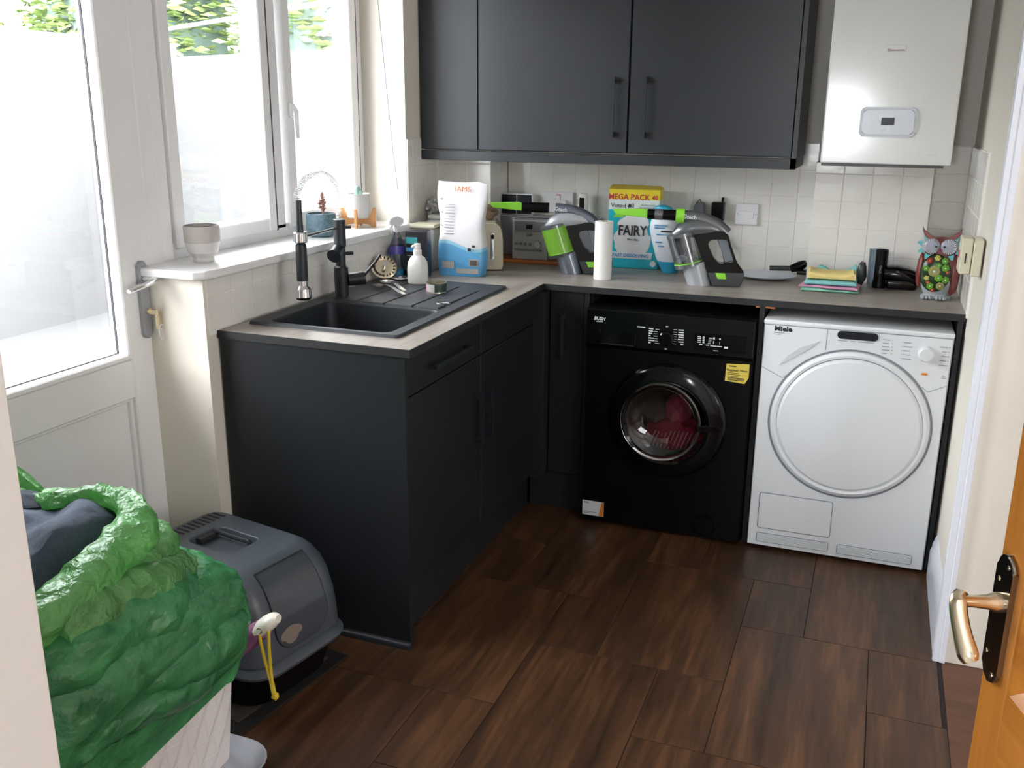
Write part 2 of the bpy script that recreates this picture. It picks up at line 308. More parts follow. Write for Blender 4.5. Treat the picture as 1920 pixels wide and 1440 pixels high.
b = B(); box(b, -1, 3.4, -7, -3.55, -.06, 0); struct('floor_rear', b, ['carpet'], 'floor of the room behind the viewpoint')
b = B(); box(b, -1, 3.4, -7, .15, H, H + .08); struct('ceiling', b, ['ceil'], 'plain white ceiling')
# left (window) wall: low wall under sill, pier right of window, lintel, piece before the door
YE = -1.77
b = B()
box(b, -.32, -.006, YE, .15, 0, 1.075); box(b, -.32, -.21, -.45, .15, 1.07, H)
prism(b, [(-.21, -.45), (-.21, .15), (-.006, .15), (-.006, -.484)], 1.07, H, 'z')
box(b, -.32, -.006, YE, -.4, 2.2, H); box(b, -.32, -.21, -3.6, YE, 2.2, H); box(b, -.32, -.21, -3.6, -2.68, 0, 2.2)
struct('wall_left', b, ['paint'], 'cream wall holding the window and back door')
b = B(); box(b, -.32, 3.3, .01, .15, 0, H); wall_back = struct('wall_back', b, ['paint2'], 'rear wall behind cupboards and boiler')
b = B(); box(b, W + .006, W + .14, -1.215, .15, 0, H); wall_right = struct('wall_right', b, ['paint'], 'cream wall to the right of the white dryer')
b = B(); box(b, W + .14, 3.3, -1.215, -1.1, 0, H); struct('wall_hall', b, ['paint2'], 'pale wall face beyond the white architrave')
b = B(); box(b, 3.3, 3.4, -7, -1.1, 0, H); struct('wall_hall_end', b, ['paint2'], 'far wall of the hall')
b = B(); box(b, -.32, 1.250, -3.66, -3.55, 0, H); box(b, 2.26, 3.3, -3.66, -3.55, 0, H); box(b, 1.250, 2.26, -3.66, -3.55, 2.03, H); struct('wall_front', b, ['jamb'], 'wall around the doorway the picture is taken through')
b = B(); box(b, 1.240, 1.263, -3.68, -3.53, 0, 2.03, .002); struct('trim_1', b, ['jamb'], 'white door jamb at the left edge')
b = B(); box(b, -1, 3.4, -7.1, -7, 0, H); box(b, -1.1, -1, -7, -3.6, 0, H); box(b, -1, -.32, -3.66, -3.55, 0, H); struct('wall_rear_room', b, ['paint2'], 'walls of the room behind the viewpoint')
# pipe boxings
b = B(); box(b, -.005, .234, -.194, .012, .9, H); boxL = struct('trim_2', b, ['paint2'], 'tiled pipe boxing in the left corner')
b = B(); box(b, 1.522, 1.930, -.127, .012, .9, 1.352); boxR = struct('trim_3', b, ['grout'], 'tiled pipe boxing under the boiler')
# tiles ----------------------------------------------------------------
tc_ = {}
def tmesh(w_, h_):
    k = (round(w_, 3), round(h_, 3))
    if k not in tc_:
        t = B(); g = .0011; x, z = w_ / 2 - g, h_ / 2 - g; e = .0012; q = ((-1, -1), (1, -1), (1, 1), (-1, 1))
        loft(t, [[(sx * x, 0, sz * z) for sx, sz in q], [(sx * x, -.0016, sz * z) for sx, sz in q], [(sx * (x - e), -.0024, sz * (z - e)) for sx, sz in q]], True, False, True)
        tc_[k] = mesh_of('wall_tile', t, ['tile'], 0)
    return tc_[k]
def tiles(parent, us, vs, place, rz):
    for i in range(len(us) - 1):
        for j in range(len(vs) - 1):
            w_, h_ = us[i + 1] - us[i], vs[j + 1] - vs[j]
            ob('wall_tile', None, None, parent, place((us[i] + us[i + 1]) / 2, (vs[j] + vs[j + 1]) / 2), (random.uniform(-.003, .003), 0, rz + random.uniform(-.003, .003)), me=tmesh(w_, h_))
zs = [.912, 1.011, 1.112, 1.213, 1.314, 1.415]
b = B()
box(b, .24, 1.522, 0, .011, .9, 1.417); box(b, 1.93, W, 0, .011, .9, 1.417); ob('grout', b, ['grout'], wall_back)
tiles(wall_back, [.241 + .1011 * k for k in range(13)], zs, lambda u, v: (u, 0, v), 0)
tiles(wall_back, [1.935, 2.052], zs, lambda u, v: (u, 0, v), 0)
tiles(wall_back, [1.457, 1.522], zs, lambda u, v: (u, 0, v), 0)
tiles(boxR, [1.522 + .102 * k for k in range(5)], [.912, 1.01, 1.109, 1.21, 1.311, 1.352], lambda u, v: (u, -.127, v), 0)
tiles(boxL, [-.004, .030, .132, .234], zs, lambda u, v: (u, -.194, v), 0)
b = B(); box(b, .234, .235, -.194, 0, .9, 1.417); box(b, -.005, .234, -.195, -.194, .9, 1.417); ob('grout', b, ['grout'], boxL)
tiles(boxL, [-.196, -.10, 0], zs, lambda u, v: (.235, u, v), pi / 2)
b = B(); box(b, -.006, -.001, -1.757, -.19, .9, 1.063); box(b, -.006, -.001, -.482, -.19, 1.06, 1.417); box(b, -.006, -.001, YE, -1.757, 0, 1.06, m=1); ob('grout', b, ['grout', 'paint'], boxL).parent = bpy.data.objects['wall_left']
ys = [-1.755 + .1085 * k for k in range(15)]
tiles(bpy.data.objects['wall_left'], ys[:13], [.912, 1.0155, 1.062], lambda u, v: (-.001, u, v), pi / 2)
tiles(bpy.data.objects['wall_left'], [-.482, -.437, -.328, -.215], [.912, 1.0155, 1.112, 1.213, 1.314, 1.415], lambda u, v: (-.001, u, v), pi / 2)
b = B(); box(b, W, W + .006, -.628, 0, .9, 1.417); ob('grout', b, ['grout'], wall_right)
tiles(wall_right, [-.626 + .1043 * k for k in range(7)], zs, lambda u, v: (W, u, v), -pi / 2)
# skirting + architrave on the right
b = B(); prof = [(0, 0), (-.018, 0), (-.018, .10), (-.013, .115), (-.013, .125), (-.008, .14), (-.003, .155), (0, .16)]
loft(b, [[(W + .006 + p[0], y, p[1]) for p in prof] for y in (-1.16, -.66)]); struct('baseboard_right', b, ['gloss'], 'white moulded skirting beside the dryer')
b = B(); pr = [(0, 0), (-.018, 0), (-.020, .010), (-.014, .016), (-.014, .030), (-.018, .036), (-.018, .050), (-.010, .058), (0, .062)]
loft(b, [[(W + .006 + p[0], -1.222 + p[1], z) for p in pr] for z in (0, 2.1)]); box(b, W + .004, W + .02, -1.228, -1.214, 0, 2.1, .002); struct('trim_4', b, ['gloss'], 'white moulded architrave running up the right wall')
# sill
b = B(); prism(b, [(-.22, -.47), (-.22, -1.80), (-.01, -1.80), (.018, -1.775), (.024, -1.74), (.024, -.49), (0, -.482), (-.21, -.45)], 1.066, 1.091, 'z', bev=.006, seg=3)
tag(ob('window_sill', b, ['sill']), 'glossy white sill with rounded nose above the sink tiles', 'window sill')
# window
b = B(); X0, X1 = -.285, -.21
def frame(b, y0, y1, z0, z1, wd, x0=X0, x1=X1, bev=.004):
    box(b, x0, x1, y0, y0 + wd, z0, z1, bev); box(b, x0, x1, y1 - wd, y1, z0, z1, bev); box(b, x0, x1, y0 + wd, y1 - wd, z0, z0 + wd, bev); box(b, x0, x1, y0 + wd, y1 - wd, z1 - wd, z1, bev)
frame(b, -1.675, -.45, 1.088, 2.2, .05); box(b, X0, X1, -1.085, -1.03, 1.12, 2.18, .004)
win = struct('window_1', b, ['upvc'], 'white double glazed window above the sink')
b = B(); frame(b, -1.622, -1.10, 1.12, 2.17, .045, -.275, -.198); ob('sash', b, ['upvc'], win)
b = B(); frame(b, -1.012, -.507, 1.12, 2.17, .05, -.275, -.198); ob('sash', b, ['upvc'], win)
b = B(); box(b, -.212, -.2, -1.10, -1.094, 1.12, 2.17); ob('gasket', b, ['gask'], win)
b = B(); box(b, -.212, -.2, -.507, -.501, 1.12, 2.17); ob('gasket', b, ['gask'], win)
for y0, y1 in ((-1.58, -1.145), (-.965, -.555)):
    b = B(); box(b, -.25, -.246, y0, y1, 1.165, 2.13); ob('pane', b, ['glass'], win)
b = B(); box(b, -.198, -.186, -1.0, -.985, 1.50, 1.55, .003); tube(b, [(-.184, -.99, 1.54), (-.17, -.99, 1.52), (-.168, -.99, 1.43)], [.008, .008, .006], 8); ob('window_handle', b, ['upvc'], win)
# back door
b = B(); box(b, -.29, -.205, -1.735, -1.675, 0, 2.2, .004); box(b, -.29, -.205, -2.68, -2.63, 0, 2.2, .004); box(b, -.29, -.205, -2.63, -1.735, 2.12, 2.2, .004)
dfr = struct('trim_5', b, ['upvc'], 'white frame of the back door')
door = thing('door_1', 'white half-glazed back door left of the sink window', 'door', (0, 0, 0)); door['kind'] = 'structure'
del door['category']
b = B(); box(b, -.27, -.2, -1.855, -1.74, .03, 2.11, .004); box(b, -.27, -.2, -2.62, -2.51, .03, 2.11, .004); box(b, -.27, -.2, -2.51, -1.855, .72, .835, .004); box(b, -.27, -.2, -2.51, -1.855, .03, .16, .004); box(b, -.27, -.2, -2.51, -1.855, 2.0, 2.11, .004)
ob('door_leaf', b, ['upvc'], door)
b = B(); box(b, -.250, -.226, -2.51, -1.855, .16, .72); ob('door_panel', b, ['upvc'], door)
b = B(); e = .012
for (y0, y1, z0, z1) in ((-2.51, -1.855, .16, .72),): frame(b, y0, y1, z0, z1, e, -.228, -.212, .003)
ob('panel_bead', b, ['upvc'], door)
b = B(); frame(b, -2.51, -1.855, .835, 2.0, .018, -.23, -.194, .004); ob('glazing_bead', b, ['upvc'], door)
b = B(); frame(b, -2.492, -1.873, .853, 1.982, .003, -.235, -.228, 0); ob('gasket', b, ['gask'], door)
b = B(); box(b, -.24, -.236, -2.5, -1.87, .845, 1.99); ob('pane', b, ['glass'], door)
hp = B(); prism(hp, rrect(.036, .225, .016, 5, -1.79, .997), -.2, -.188, 'x', bev=.003); hpo = ob('handle_plate', hp, ['pearl'], door)
b = B(); cyl(b, (-.19, -1.79, 1.06), (-.148, -1.79, 1.06), .011, .010); tube(b, resmooth([(-.148, -1.782, 1.061), (-.142, -1.80, 1.060), (-.144, -1.84, 1.052), (-.15, -1.895, 1.042)], 4), [.011, .013, .014, .014, .013, .013, .013, .012, .012, .011, .011, .010, .008], 10, flat=.75); ob('lever', b, ['chrome'], hpo)
b = B(); cyl(b, (-.188, -1.79, .965), (-.176, -1.79, .965), .009); box(b, -.178, -.15, -1.792, -1.789, .955, .972, .002); box(b, -.158, -.154, -1.794, -1.772, .915, .962, .001); ob('key', b, ['gold'], hpo)
b = B(); tube(b, [(-.154, -1.775 + .012 * sin(a), .925 - .022 + .022 * cos(a) * 1.0) for a in [2 * pi * k / 16 for k in range(16)]], .002, 6, closed=True); ob('key_loop', b, ['socket'], hpo)
# ---------------------------------------------------------------- outside
b = B(); box(b, -14, -.32, -9, 14, -.2, -.1); tag(struct('floor_patio', b, ['pave'], 'patio outside the window'), 'patio outside the window', 'ground'); del bpy.data.objects['floor_patio']['category']
gx0, gy0, gx1, gy1 = -6.2, 3.4, -1.0, 1.56
d = Vector((gx1 - gx0, gy1 - gy0, 0)).normalized(); nn = Vector((-d.y, d.x, 0))
b = B(); P0 = Vector((-3.657, 2.502, 0)) - d * 5.5; P1 = Vector((-1.707, 1.811, 0)) + d * 1.2
loft(b, [[(*((P0 + nn * s).xy), z) for s, z in ((0, -.1), (0, 1.9), (.12, 1.9), (.12, -.1))], [(*((P1 + nn * s).xy), z) for s, z in ((0, -.1), (0, 1.9), (.12, 1.9), (.12, -.1))]])
tag(ob('garden_wall', b, ['extw']), 'white rendered garden wall outside the sink window, washed out by daylight', 'wall')
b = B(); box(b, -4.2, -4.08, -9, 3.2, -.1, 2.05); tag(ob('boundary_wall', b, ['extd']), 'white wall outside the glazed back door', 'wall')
b = B(); tube(b, [(-3.7, 2.255, 2.05), (-.956, .582, 2.05), (-.345, .21, 2.05)], .014, 8); tube(b, [(-3.7, 2.255, 2.05), (-3.7, 2.255, -.1)], .014, 8); tag(ob('white_pole', b, ['extbar']), 'thin white rail crossing in front of the hedge outside', 'rail')
def hedge(name, c, dx, dy, zz0, zz1, n, rz, label, sc=.075):
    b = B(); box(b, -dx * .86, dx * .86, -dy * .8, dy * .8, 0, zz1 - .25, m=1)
    for _ in range(n):
        x, y, z = random.uniform(-dx, dx), random.uniform(-dy, dy), random.uniform(zz0, zz1)
        p = Vector((x, y, z)); p += Vector((noise.noise(p * 1.3), noise.noise(p * 1.7 + Vector((5, 0, 0))), noise.noise(p * 1.1))) * .25
        s = random.uniform(.6, 1.3) * sc; q = Matrix.Rotation(random.uniform(0, 6.28), 3, 'Z') @ Matrix.Rotation(random.uniform(-1, 1), 3, 'X')
        vs = [b.verts.new(p + q @ Vector(t)) for t in ((-s, 0, 0), (0, -s * .55, .1 * s), (s, 0, 0), (0, s * .55, .1 * s))]; b.faces.new(vs)
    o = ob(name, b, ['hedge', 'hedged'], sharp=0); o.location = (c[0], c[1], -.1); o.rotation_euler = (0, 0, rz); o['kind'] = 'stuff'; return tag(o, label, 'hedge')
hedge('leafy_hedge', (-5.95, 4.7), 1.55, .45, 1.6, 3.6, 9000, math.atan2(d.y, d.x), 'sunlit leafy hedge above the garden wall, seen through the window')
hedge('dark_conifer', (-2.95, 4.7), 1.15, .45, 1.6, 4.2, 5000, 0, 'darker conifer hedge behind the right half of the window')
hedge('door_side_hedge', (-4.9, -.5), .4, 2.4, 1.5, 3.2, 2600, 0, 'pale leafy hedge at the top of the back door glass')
# ================================================================ WORKTOP, CUPBOARDS
A, Bd = .62, .614
wt = thing('worktop', 'grey wood-effect L-shaped worktop with thin black edge', 'worktop')
b = B(); z0, z1 = .888, .910
box(b, 0, .085, -1.72, -Bd, z0, z1, m=1); box(b, .497, A, -1.72, -Bd, z0, z1, m=1); box(b, .085, .497, -1.72, -1.606, z0, z1, m=1); box(b, .085, .497, -1.245, -Bd, z0, z1, m=1); box(b, 0, W, -Bd, 0, z0, z1, m=0)
ob('top_board', b, ['topx', 'topy'], wt)
b = B(); box(b, -.001, A + .002, -1.7225, -1.7195, z0 - .001, z1 - .0005); box(b, A - .001, A + .002, -1.72, -Bd - .002, z0 - .001, z1 - .0005); box(b, A, W - .001, -Bd - .0025, -Bd + .0005, z0 - .001, z1 - .0005); ob('edge_strip', b, ['cabdark'], wt)
base = thing('sink_cupboard', 'anthracite base unit under the sink with drawer fronts over doors', 'cupboard')
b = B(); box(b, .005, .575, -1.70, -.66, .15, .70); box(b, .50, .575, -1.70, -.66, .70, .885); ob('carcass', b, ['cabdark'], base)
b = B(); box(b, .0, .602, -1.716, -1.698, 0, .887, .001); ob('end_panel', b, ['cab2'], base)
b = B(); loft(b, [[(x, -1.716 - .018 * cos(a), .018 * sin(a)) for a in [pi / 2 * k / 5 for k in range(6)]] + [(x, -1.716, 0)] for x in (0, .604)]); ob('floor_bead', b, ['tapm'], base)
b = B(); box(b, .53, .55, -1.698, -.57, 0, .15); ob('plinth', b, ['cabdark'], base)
def handle(parent, p0, p1, out, r=.0045):
    p0, p1, out = Vector(p0), Vector(p1), Vector(out); b = B(); a = (p1 - p0).normalized()
    s = out.cross(a).normalized() * .006
    for p in (p0, p1):
        q = p + (a if p is p0 else -a) * .02
        vs = [p - s, p + s, q + s, q - s]; loft(b, [vs, [v + out for v in vs]])
    e = out.normalized() * .005; vs = [p0 - s, p0 + s, p1 + s, p1 - s]
    loft(b, [[v + out for v in vs], [v + out + e for v in vs]]); return ob('handle', b, ['tapm'], parent)
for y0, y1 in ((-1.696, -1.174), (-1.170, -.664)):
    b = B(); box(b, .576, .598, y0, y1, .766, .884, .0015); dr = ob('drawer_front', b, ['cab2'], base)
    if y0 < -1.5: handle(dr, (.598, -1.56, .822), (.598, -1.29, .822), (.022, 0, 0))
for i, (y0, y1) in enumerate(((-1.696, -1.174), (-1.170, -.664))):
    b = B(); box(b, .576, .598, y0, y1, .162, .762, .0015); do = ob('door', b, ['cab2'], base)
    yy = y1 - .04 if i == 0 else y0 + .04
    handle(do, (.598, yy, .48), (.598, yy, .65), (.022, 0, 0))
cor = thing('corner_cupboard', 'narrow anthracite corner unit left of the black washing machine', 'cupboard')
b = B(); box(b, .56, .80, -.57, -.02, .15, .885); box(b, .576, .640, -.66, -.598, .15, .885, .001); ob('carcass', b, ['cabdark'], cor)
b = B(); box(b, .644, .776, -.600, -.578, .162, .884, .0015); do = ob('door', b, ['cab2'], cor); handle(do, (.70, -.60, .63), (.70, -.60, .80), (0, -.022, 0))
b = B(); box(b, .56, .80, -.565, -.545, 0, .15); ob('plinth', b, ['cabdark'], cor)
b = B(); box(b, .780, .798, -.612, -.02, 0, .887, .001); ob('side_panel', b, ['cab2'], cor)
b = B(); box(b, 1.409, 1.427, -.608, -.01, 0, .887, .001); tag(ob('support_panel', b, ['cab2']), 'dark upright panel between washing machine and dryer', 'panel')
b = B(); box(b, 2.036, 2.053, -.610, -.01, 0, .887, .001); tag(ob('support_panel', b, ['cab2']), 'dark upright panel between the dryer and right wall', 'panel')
b = B(); box(b, 1.395, 1.409, -.613, -.59, .880, .8879, .001); tag(ob('joint_plate', b, ['board']), 'small brown block under worktop edge left of the support panel', 'block')
b = B(); box(b, 1.428, 1.46, -.613, -.59, .880, .8879, .001); tag(ob('joint_plate', b, ['board']), 'small brown block under worktop edge above the dryer corner', 'block')
# wall cupboard
wc = thing('wall_cupboard', 'anthracite wall cupboard with two doors over the worktop', 'cupboard')
cy = -.364; zt = 2.12
b = B(); box(b, .004, 1.448, cy + .02, -.001, 1.375, zt); ob('carcass', b, ['cab'], wc)
b = B(); box(b, .004, .248, cy, cy + .02, 1.378, zt, .001); ob('filler_panel', b, ['cab'], wc)
b = B(); box(b, .252, .850, cy, cy + .02, 1.378, zt, .0015); d1 = ob('door', b, ['cab'], wc); handle(d1, (.800, cy, 1.435), (.800, cy, 1.650), (0, -.024, 0))
b = B(); box(b, .857, 1.448, cy, cy + .02, 1.378, zt, .0015); d2 = ob('door', b, ['cab'], wc); handle(d2, (.919, cy, 1.435), (.919, cy, 1.650), (0, -.024, 0))
b = B(); box(b, .004, 1.466, cy - .002, cy + .02, 1.335, 1.372, .001); box(b, 1.446, 1.466, cy - .002, -.04, 1.335, 1.372, .001); ob('pelmet', b, ['cab'], wc)
b = B(); box(b, 1.451, 1.468, cy - .004, -.001, 1.3722, zt, .001); ob('side_panel', b, ['cab'], wc)
# ================================================================ WASHING MACHINE
def squarecirc(cx, cz, x0, x1, z0, z1, n=16):
    P = []
    for k in range(n): P.append((x0 + (x1 - x0) * k / n, z0))
    for k in range(n): P.append((x1, z0 + (z1 - z0) * k / n))
    for k in range(n): P.append((x1 - (x1 - x0) * k / n, z1))
    for k in range(n): P.append((x0, z1 - (z1 - z0) * k / n))
    return P
def circ_match(P, cx, cz, r): return [(cx + r * cos(math.atan2(z - cz, x - cx)), cz + r * sin(math.atan2(z - cz, x - cx))) for x, z in P]
def lv(P, y): return [(x, y, z) for x, z in P]
wm = thing('washing_machine', 'glossy black front-loading washing machine with red laundry behind its glass', 'washing machine', (.806, -.666, 0))
cx, cz = .305, .450; R0 = squarecirc(cx, cz, 0, .6, .012, .70); C = circ_match(R0, cx, cz, .150)
b = B(); loft(b, [lv(R0, .60), lv(R0, .012), lv([(.003 + (x) * .99, .015 + (z - .012) * .993) for x, z in R0], .004), lv(C, .004), lv(circ_match(R0, cx, cz, .15), .10)], True, True, False); box(b, 0, .6, .02, .60, .70, .845); ob('body', b, ['blackm'], wm)
b = B(); prism(b, [(.012, .703), (.022, .706), (.022, .80), (.012, .845), (-.0, .84), (-.004, .71)][::-1], .001, .599, 'x', bev=.002); 
ob('control_panel', b, ['black'], wm)
b = B(); prism(b, rrect(.135, .050, .008, 3, .117, .742), -.0058, -.0035, 'y', bev=.001); dw = ob('detergent_drawer', b, ['black'], wm); b = B(); box(b, .056, .178, -.0075, -.0055, .7165, .7185); ob('drawer_grip', b, ['vdark'], dw)
b = B(); lathe(b, [(.0, -.024), (.022, -.024), (.026, -.020), (.028, -.004), (.028, 0)], 28, axis='y', c=(.297, -.002, .757)); box(b, .2955, .2985, -.0265, -.0235, .768, .782); ob('programme_knob', b, ['black'], wm)
b = B(); box(b, .395, .572, -.0056, -.004, .7245, .785); ob('display_panel', b, ['black'], wm)
b = B()
def dash(x, z, l, h=.0036, y=-.0062): box(b, x, x + l, y - .0004, y + .003, z, z + h)
for i, l in enumerate((.016, .015, .012, .007, .018, .020, .008)): dash(.232, .785 - i * .0085, l)
for i, l in enumerate((.020, .019, .020, .018, .020, .018, .010)): dash(.345 - l + .012, .789 - i * .0085, l)
for i in range(7): dash(.25 + (.006 if i in (0, 6) else 0), .786 - i * .0085, .014 if i < 5 else .017, .0010); dash(.320, .790 - i * .0085, .012, .0010)
dash(.292, .797, .008); dash(.292, .716, .008); dash(.19, .788, .028, .0035)
for i in range(4): dash(.406, .772 - i * .0065, .012, .0028, -.0062); dash(.424, .772 - i * .0065, .007, .0028); dash(.446 - i * .001, .770 - i * .0065, .010, .0028)
dash(.413, .745, .011, .003); dash(.437, .744, .010, .003); dash(.452, .743, .020, .003); dash(.474, .743, .018, .003); dash(.500, .739, .013, .007); dash(.461, .752, .0015, .010); dash(.483, .752, .0015, .010); dash(.463, .7275, .018, .0016)
box(b, .459, .467, -.0066, -.004, .768, .776, .002); box(b, .481, .487, -.0066, -.004, .768, .774, .001)
ob('printed_markings', b, ['print_w'], wm)
text('lettering', 'BUSH', .017, 'print_w', wm, (.050, -.0075, .808), (pi / 2 - .1, 0, 0), shear=.2, off=.0006)
b = B(); box(b, .038, .062, -.0070, -.004, .796, .799); ob('lettering_underline', b, ['print_w'], wm)
wd = B(); lathe(wd, [(.214, .003), (.214, -.010), (.206, -.022), (.190, -.030), (.158, -.034), (.148, -.028), (.146, -.012)], 72, axis='y', c=(cx + .008, 0, cz), cap0=False, cap1=False); lathe(wd, [(.146, -.012), (.149, .02)], 72, axis='y', c=(cx + .008, 0, cz), cap0=False, cap1=False); dor = ob('porthole_door', wd, ['black'], wm)
b = B(); lathe(b, [(.148, -.0285), (.144, -.034), (.138, -.030), (.136, -.014), (.144, -.014)], 64, axis='y', c=(.293, 0, .450), cap0=False, cap1=False); ob('chrome_ring', b, ['steel'], dor)
b = B(); lathe(b, [(.137, -.020), (.128, -.030), (.10, -.024), (.07, .0), (.0, .012)][:-1], 56, axis='y', c=(.293, 0, .450), cap0=False); ob('porthole_glass', b, ['dglass'], dor)
b = B(); prism(b, [(.425, .455), (.50, .462), (.516, .450), (.50, .440), (.425, .432)], -.036, -.030, 'y', bev=.002); ob('door_grip', b, ['black'], dor)
b = B(); lathe(b, [(.155, .09), (.23, .11), (.235, .42), (.0001, .45)], 40, axis='y', c=(cx, 0, cz), cap0=False); ob('drum', b, ['drum'], wm)
b = B(); lathe(b, [(.0401, -.0015), (.039, -.0015), (.038, .004)], 40, axis='y', c=(.470, 0, .062), cap0=False, cap1=False); lathe(b, [(.0001, -.0005), (.036, -.0005), (.0365, .004)], 40, axis='y', c=(.470, 0, .062), cap1=False); ob('filter_cover', b, ['black'], wm)
b = B(); prism(b, [(.509, .622), (.578, .617), (.590, .640), (.590, .689), (.511, .684)], .0022, .0036, 'y'); yl = ob('yellow_label', b, ['yellow'], wm, label='creased yellow paper label')
text('lettering', 'Register Now', .0125, 'print_k', yl, (.549, .0016, .663), (pi / 2, 0, 0)); b = B()
for i, l in enumerate((.04, .045, .04)): box(b, .516, .516 + l, .0014, .0024, .652 - i * .006, .6535 - i * .006)
for i in range(3): box(b, .518, .575, .0014, .0024, .634 - i * .004, .636 - i * .004)
box(b, .52, .545, .0014, .0024, .675, .679); ob('lettering', b, ['print_k'], yl)
b = B(); prism(b, [(.004, .033), (.088, .033), (.088, .092), (.004, .092)], .0022, .0036, 'y'); wl = ob('white_label', b, ['socket'], wm, label='white service card label with red stripe')
b = B(); box(b, .010, .03, .0014, .0024, .082, .087); box(b, .010, .06, .0014, .0024, .046, .048); box(b, .010, .035, .0014, .0024, .041, .043); ob('lettering', b, ['print_g'], wl)
b = B(); prism(b, [(.070, .034), (.087, .034), (.087, .091), (.080, .091)], .0012, .0024, 'y'); ob('label_stripe', b, ['orange'], wl)
for x in (.05, .55):
    b = B(); cyl(b, (x, .06, 0), (x, .06, .014), .02); ob('foot', b, ['blackm'], wm)
# laundry inside the drum
def blob(c, s, seed, amp=.25, fr=9, n=24, k=14):
    b = B()
    bmesh.ops.create_uvsphere(b, u_segments=n, v_segments=k, radius=1)
    for v in b.verts:
        p = v.co.copy(); f = 1 + amp * noise.noise(p * 2.1 + Vector((seed, 0, 0))) + amp * .4 * abs(noise.noise(p * fr * .6 + Vector((0, seed, 0))))
        v.co = Vector((c[0] + p.x * s[0] * f, c[1] + p.y * s[1] * f, c[2] + p.z * s[2] * f))
    return b
la = thing('laundry', 'red striped and pink laundry inside the washing machine drum', 'laundry', (1.1, -.59, .36))
ob('garment', blob((.015, .075, -.005), (.115, .075, .065), 3), ['laund'], la)
ob('garment', blob((.03, .085, .085), (.048, .06, .065), 8), ['laundp'], la)
ob('garment', blob((-.07, .10, .07), (.07, .06, .06), 5), ['laundb'], la)
b = B()
for i in range(11):
    x = -.05 + .015 * i; tube(b, resmooth([(x - .012, .004 + abs(i - 5) * .003, -.045), (x, -.006 + abs(i - 5) * .003, -.01), (x + .012, .002 + abs(i - 5) * .003, .030 - abs(i - 6) * .002)], 3), .0016, 5)
ob('stripes', b, ['stripe'], la)
# ================================================================ DRYER
dy = thing('tumble_dryer', 'white tumble dryer with round door and programme dial', 'tumble dryer', (1.431, -.651, 0))
cx, cz, rr = .305, .505, .268
R0 = squarecirc(cx, cz, .001, .599, .012, .832); C = circ_match(R0, cx, cz, .262)
b = B(); loft(b, [lv(R0, .60), lv(R0, .014), lv([(.004 + x * .986, .015 + (z - .012) * .995) for x, z in R0], .002), lv(C, .002), lv(circ_match(R0, cx, cz, .255), .012), lv(circ_match(R0, cx, cz, .12), .013)]); ob('body', b, ['white'], dy)
b = B(); box(b, 0, .6, .004, .60, .8325, .85, .005, 2); ob('lid', b, ['white'], dy)
b = B(); lathe(b, [(.2605, .008), (.256, -.004), (.246, -.010), (.238, -.008), (.236, -.005)], 80, axis='y', c=(cx, 0, cz), cap0=False, cap1=False); dd = ob('door_rim', b, ['white'], dy)
for i in (0,):
    b = B(); lathe(b, [(.0001, -.019), (.15, -.018), (.225, -.013), (.236, -.004)], 80, axis='y', c=(cx, 0, cz - .002), cap1=False); ob('door', b, ['white'], dy)
b = B(); lathe(b, [(.2655, .0035), (.2655, .0005), (.2605, .0005), (.2605, .0035)], 80, axis='y', c=(cx, 0, cz), cap0=False, cap1=False); ob('door_gap', b, ['seam'], dy)
def seam(pts, r=.0009, parent=dy): b = B(); tube(b, pts, r, 5); return ob('seam', b, ['seam'], parent)
seam([(.209, .0015, .832), (.209, .0015, .762)]); seam([(.003, .0015, .684), (.076, .0015, .650), (.10, .0015, .668)]); seam([(.604 - .01, .0015, .676), (.54, .0015, .650), (.52, .0015, .665)])
b = B(); prism(b, [(.060, .693), (.085, .729), (.125, .763), (.187, .791), (.160, .762), (.125, .738), (.092, .714)], -.002, .004, 'y', bev=.001); ob('door_handle', b, ['whiteg'], dy)
b = B(); prism(b, rrect(.129, .026, .0128, 6, .306, .818), -.0015, .004, 'y'); ob('display', b, ['lcd'], dy)
b = B(); lathe(b, [(.0001, -.024), (.020, -.024), (.025, -.018), (.026, .003)], 32, axis='y', c=(.520, 0, .778), cap1=False); ob('programme_dial', b, ['white'], dy)
b = B(); box(b, .513, .532, -.0025, .004, .706, .713, .002); ob('status_lamp', b, ['orange'], dy)
b = B(); y_ = .0012
def dsh(x, z, l, h=.0022): box(b, x, x + l, y_ - .0008, y_ + .002, z, z + h)
for i, l in enumerate((.022, .020, .022, .024, .016)): dsh(.385, .812 - i * .0115, l); dsh(.414, .812 - i * .0115, .003, .003)
for i, l in enumerate((.022, .026, .020, .022, .026)): dsh(.450, .808 - i * .0135, l); dsh(.445, .808 - i * .0135, .002)
for i, l in enumerate((.022, .014, .014, .018, .020)): dsh(.588 - l - .006, .803 - i * .0150, l); dsh(.586, .803 - i * .0150, .003, .003)
dsh(.245, .797, .030, .0018); dsh(.285, .797, .015, .0018); dsh(.308, .797, .05, .0022); dsh(.036, .806, .035, .0025); dsh(.036, .800, .022, .0018); dsh(.576, .708, .008); dsh(.576, .701, .014)
ob('printed_markings', b, ['print_g'], dy)
text('lettering', 'Miele', .0235, 'print_k', dy, (.066, .001, .8205), sx=1.15, off=.0010)
b = B(); P = rrect(.252, .138, .008, 3, .160, .151); loft(b, [lv(P, .003), lv(P, .0003), lv(rrect(.248, .134, .006, 3, .160, .151), .0003), lv(rrect(.248, .134, .006, 3, .160, .151), .003)], True, False, False); ob('seam', b, ['seam'], dy)
b = B(); prism(b, rrect(.247, .133, .006, 3, .160, .151), -.001, .004, 'y', bev=.0008); ob('filter_flap', b, ['white'], dy)
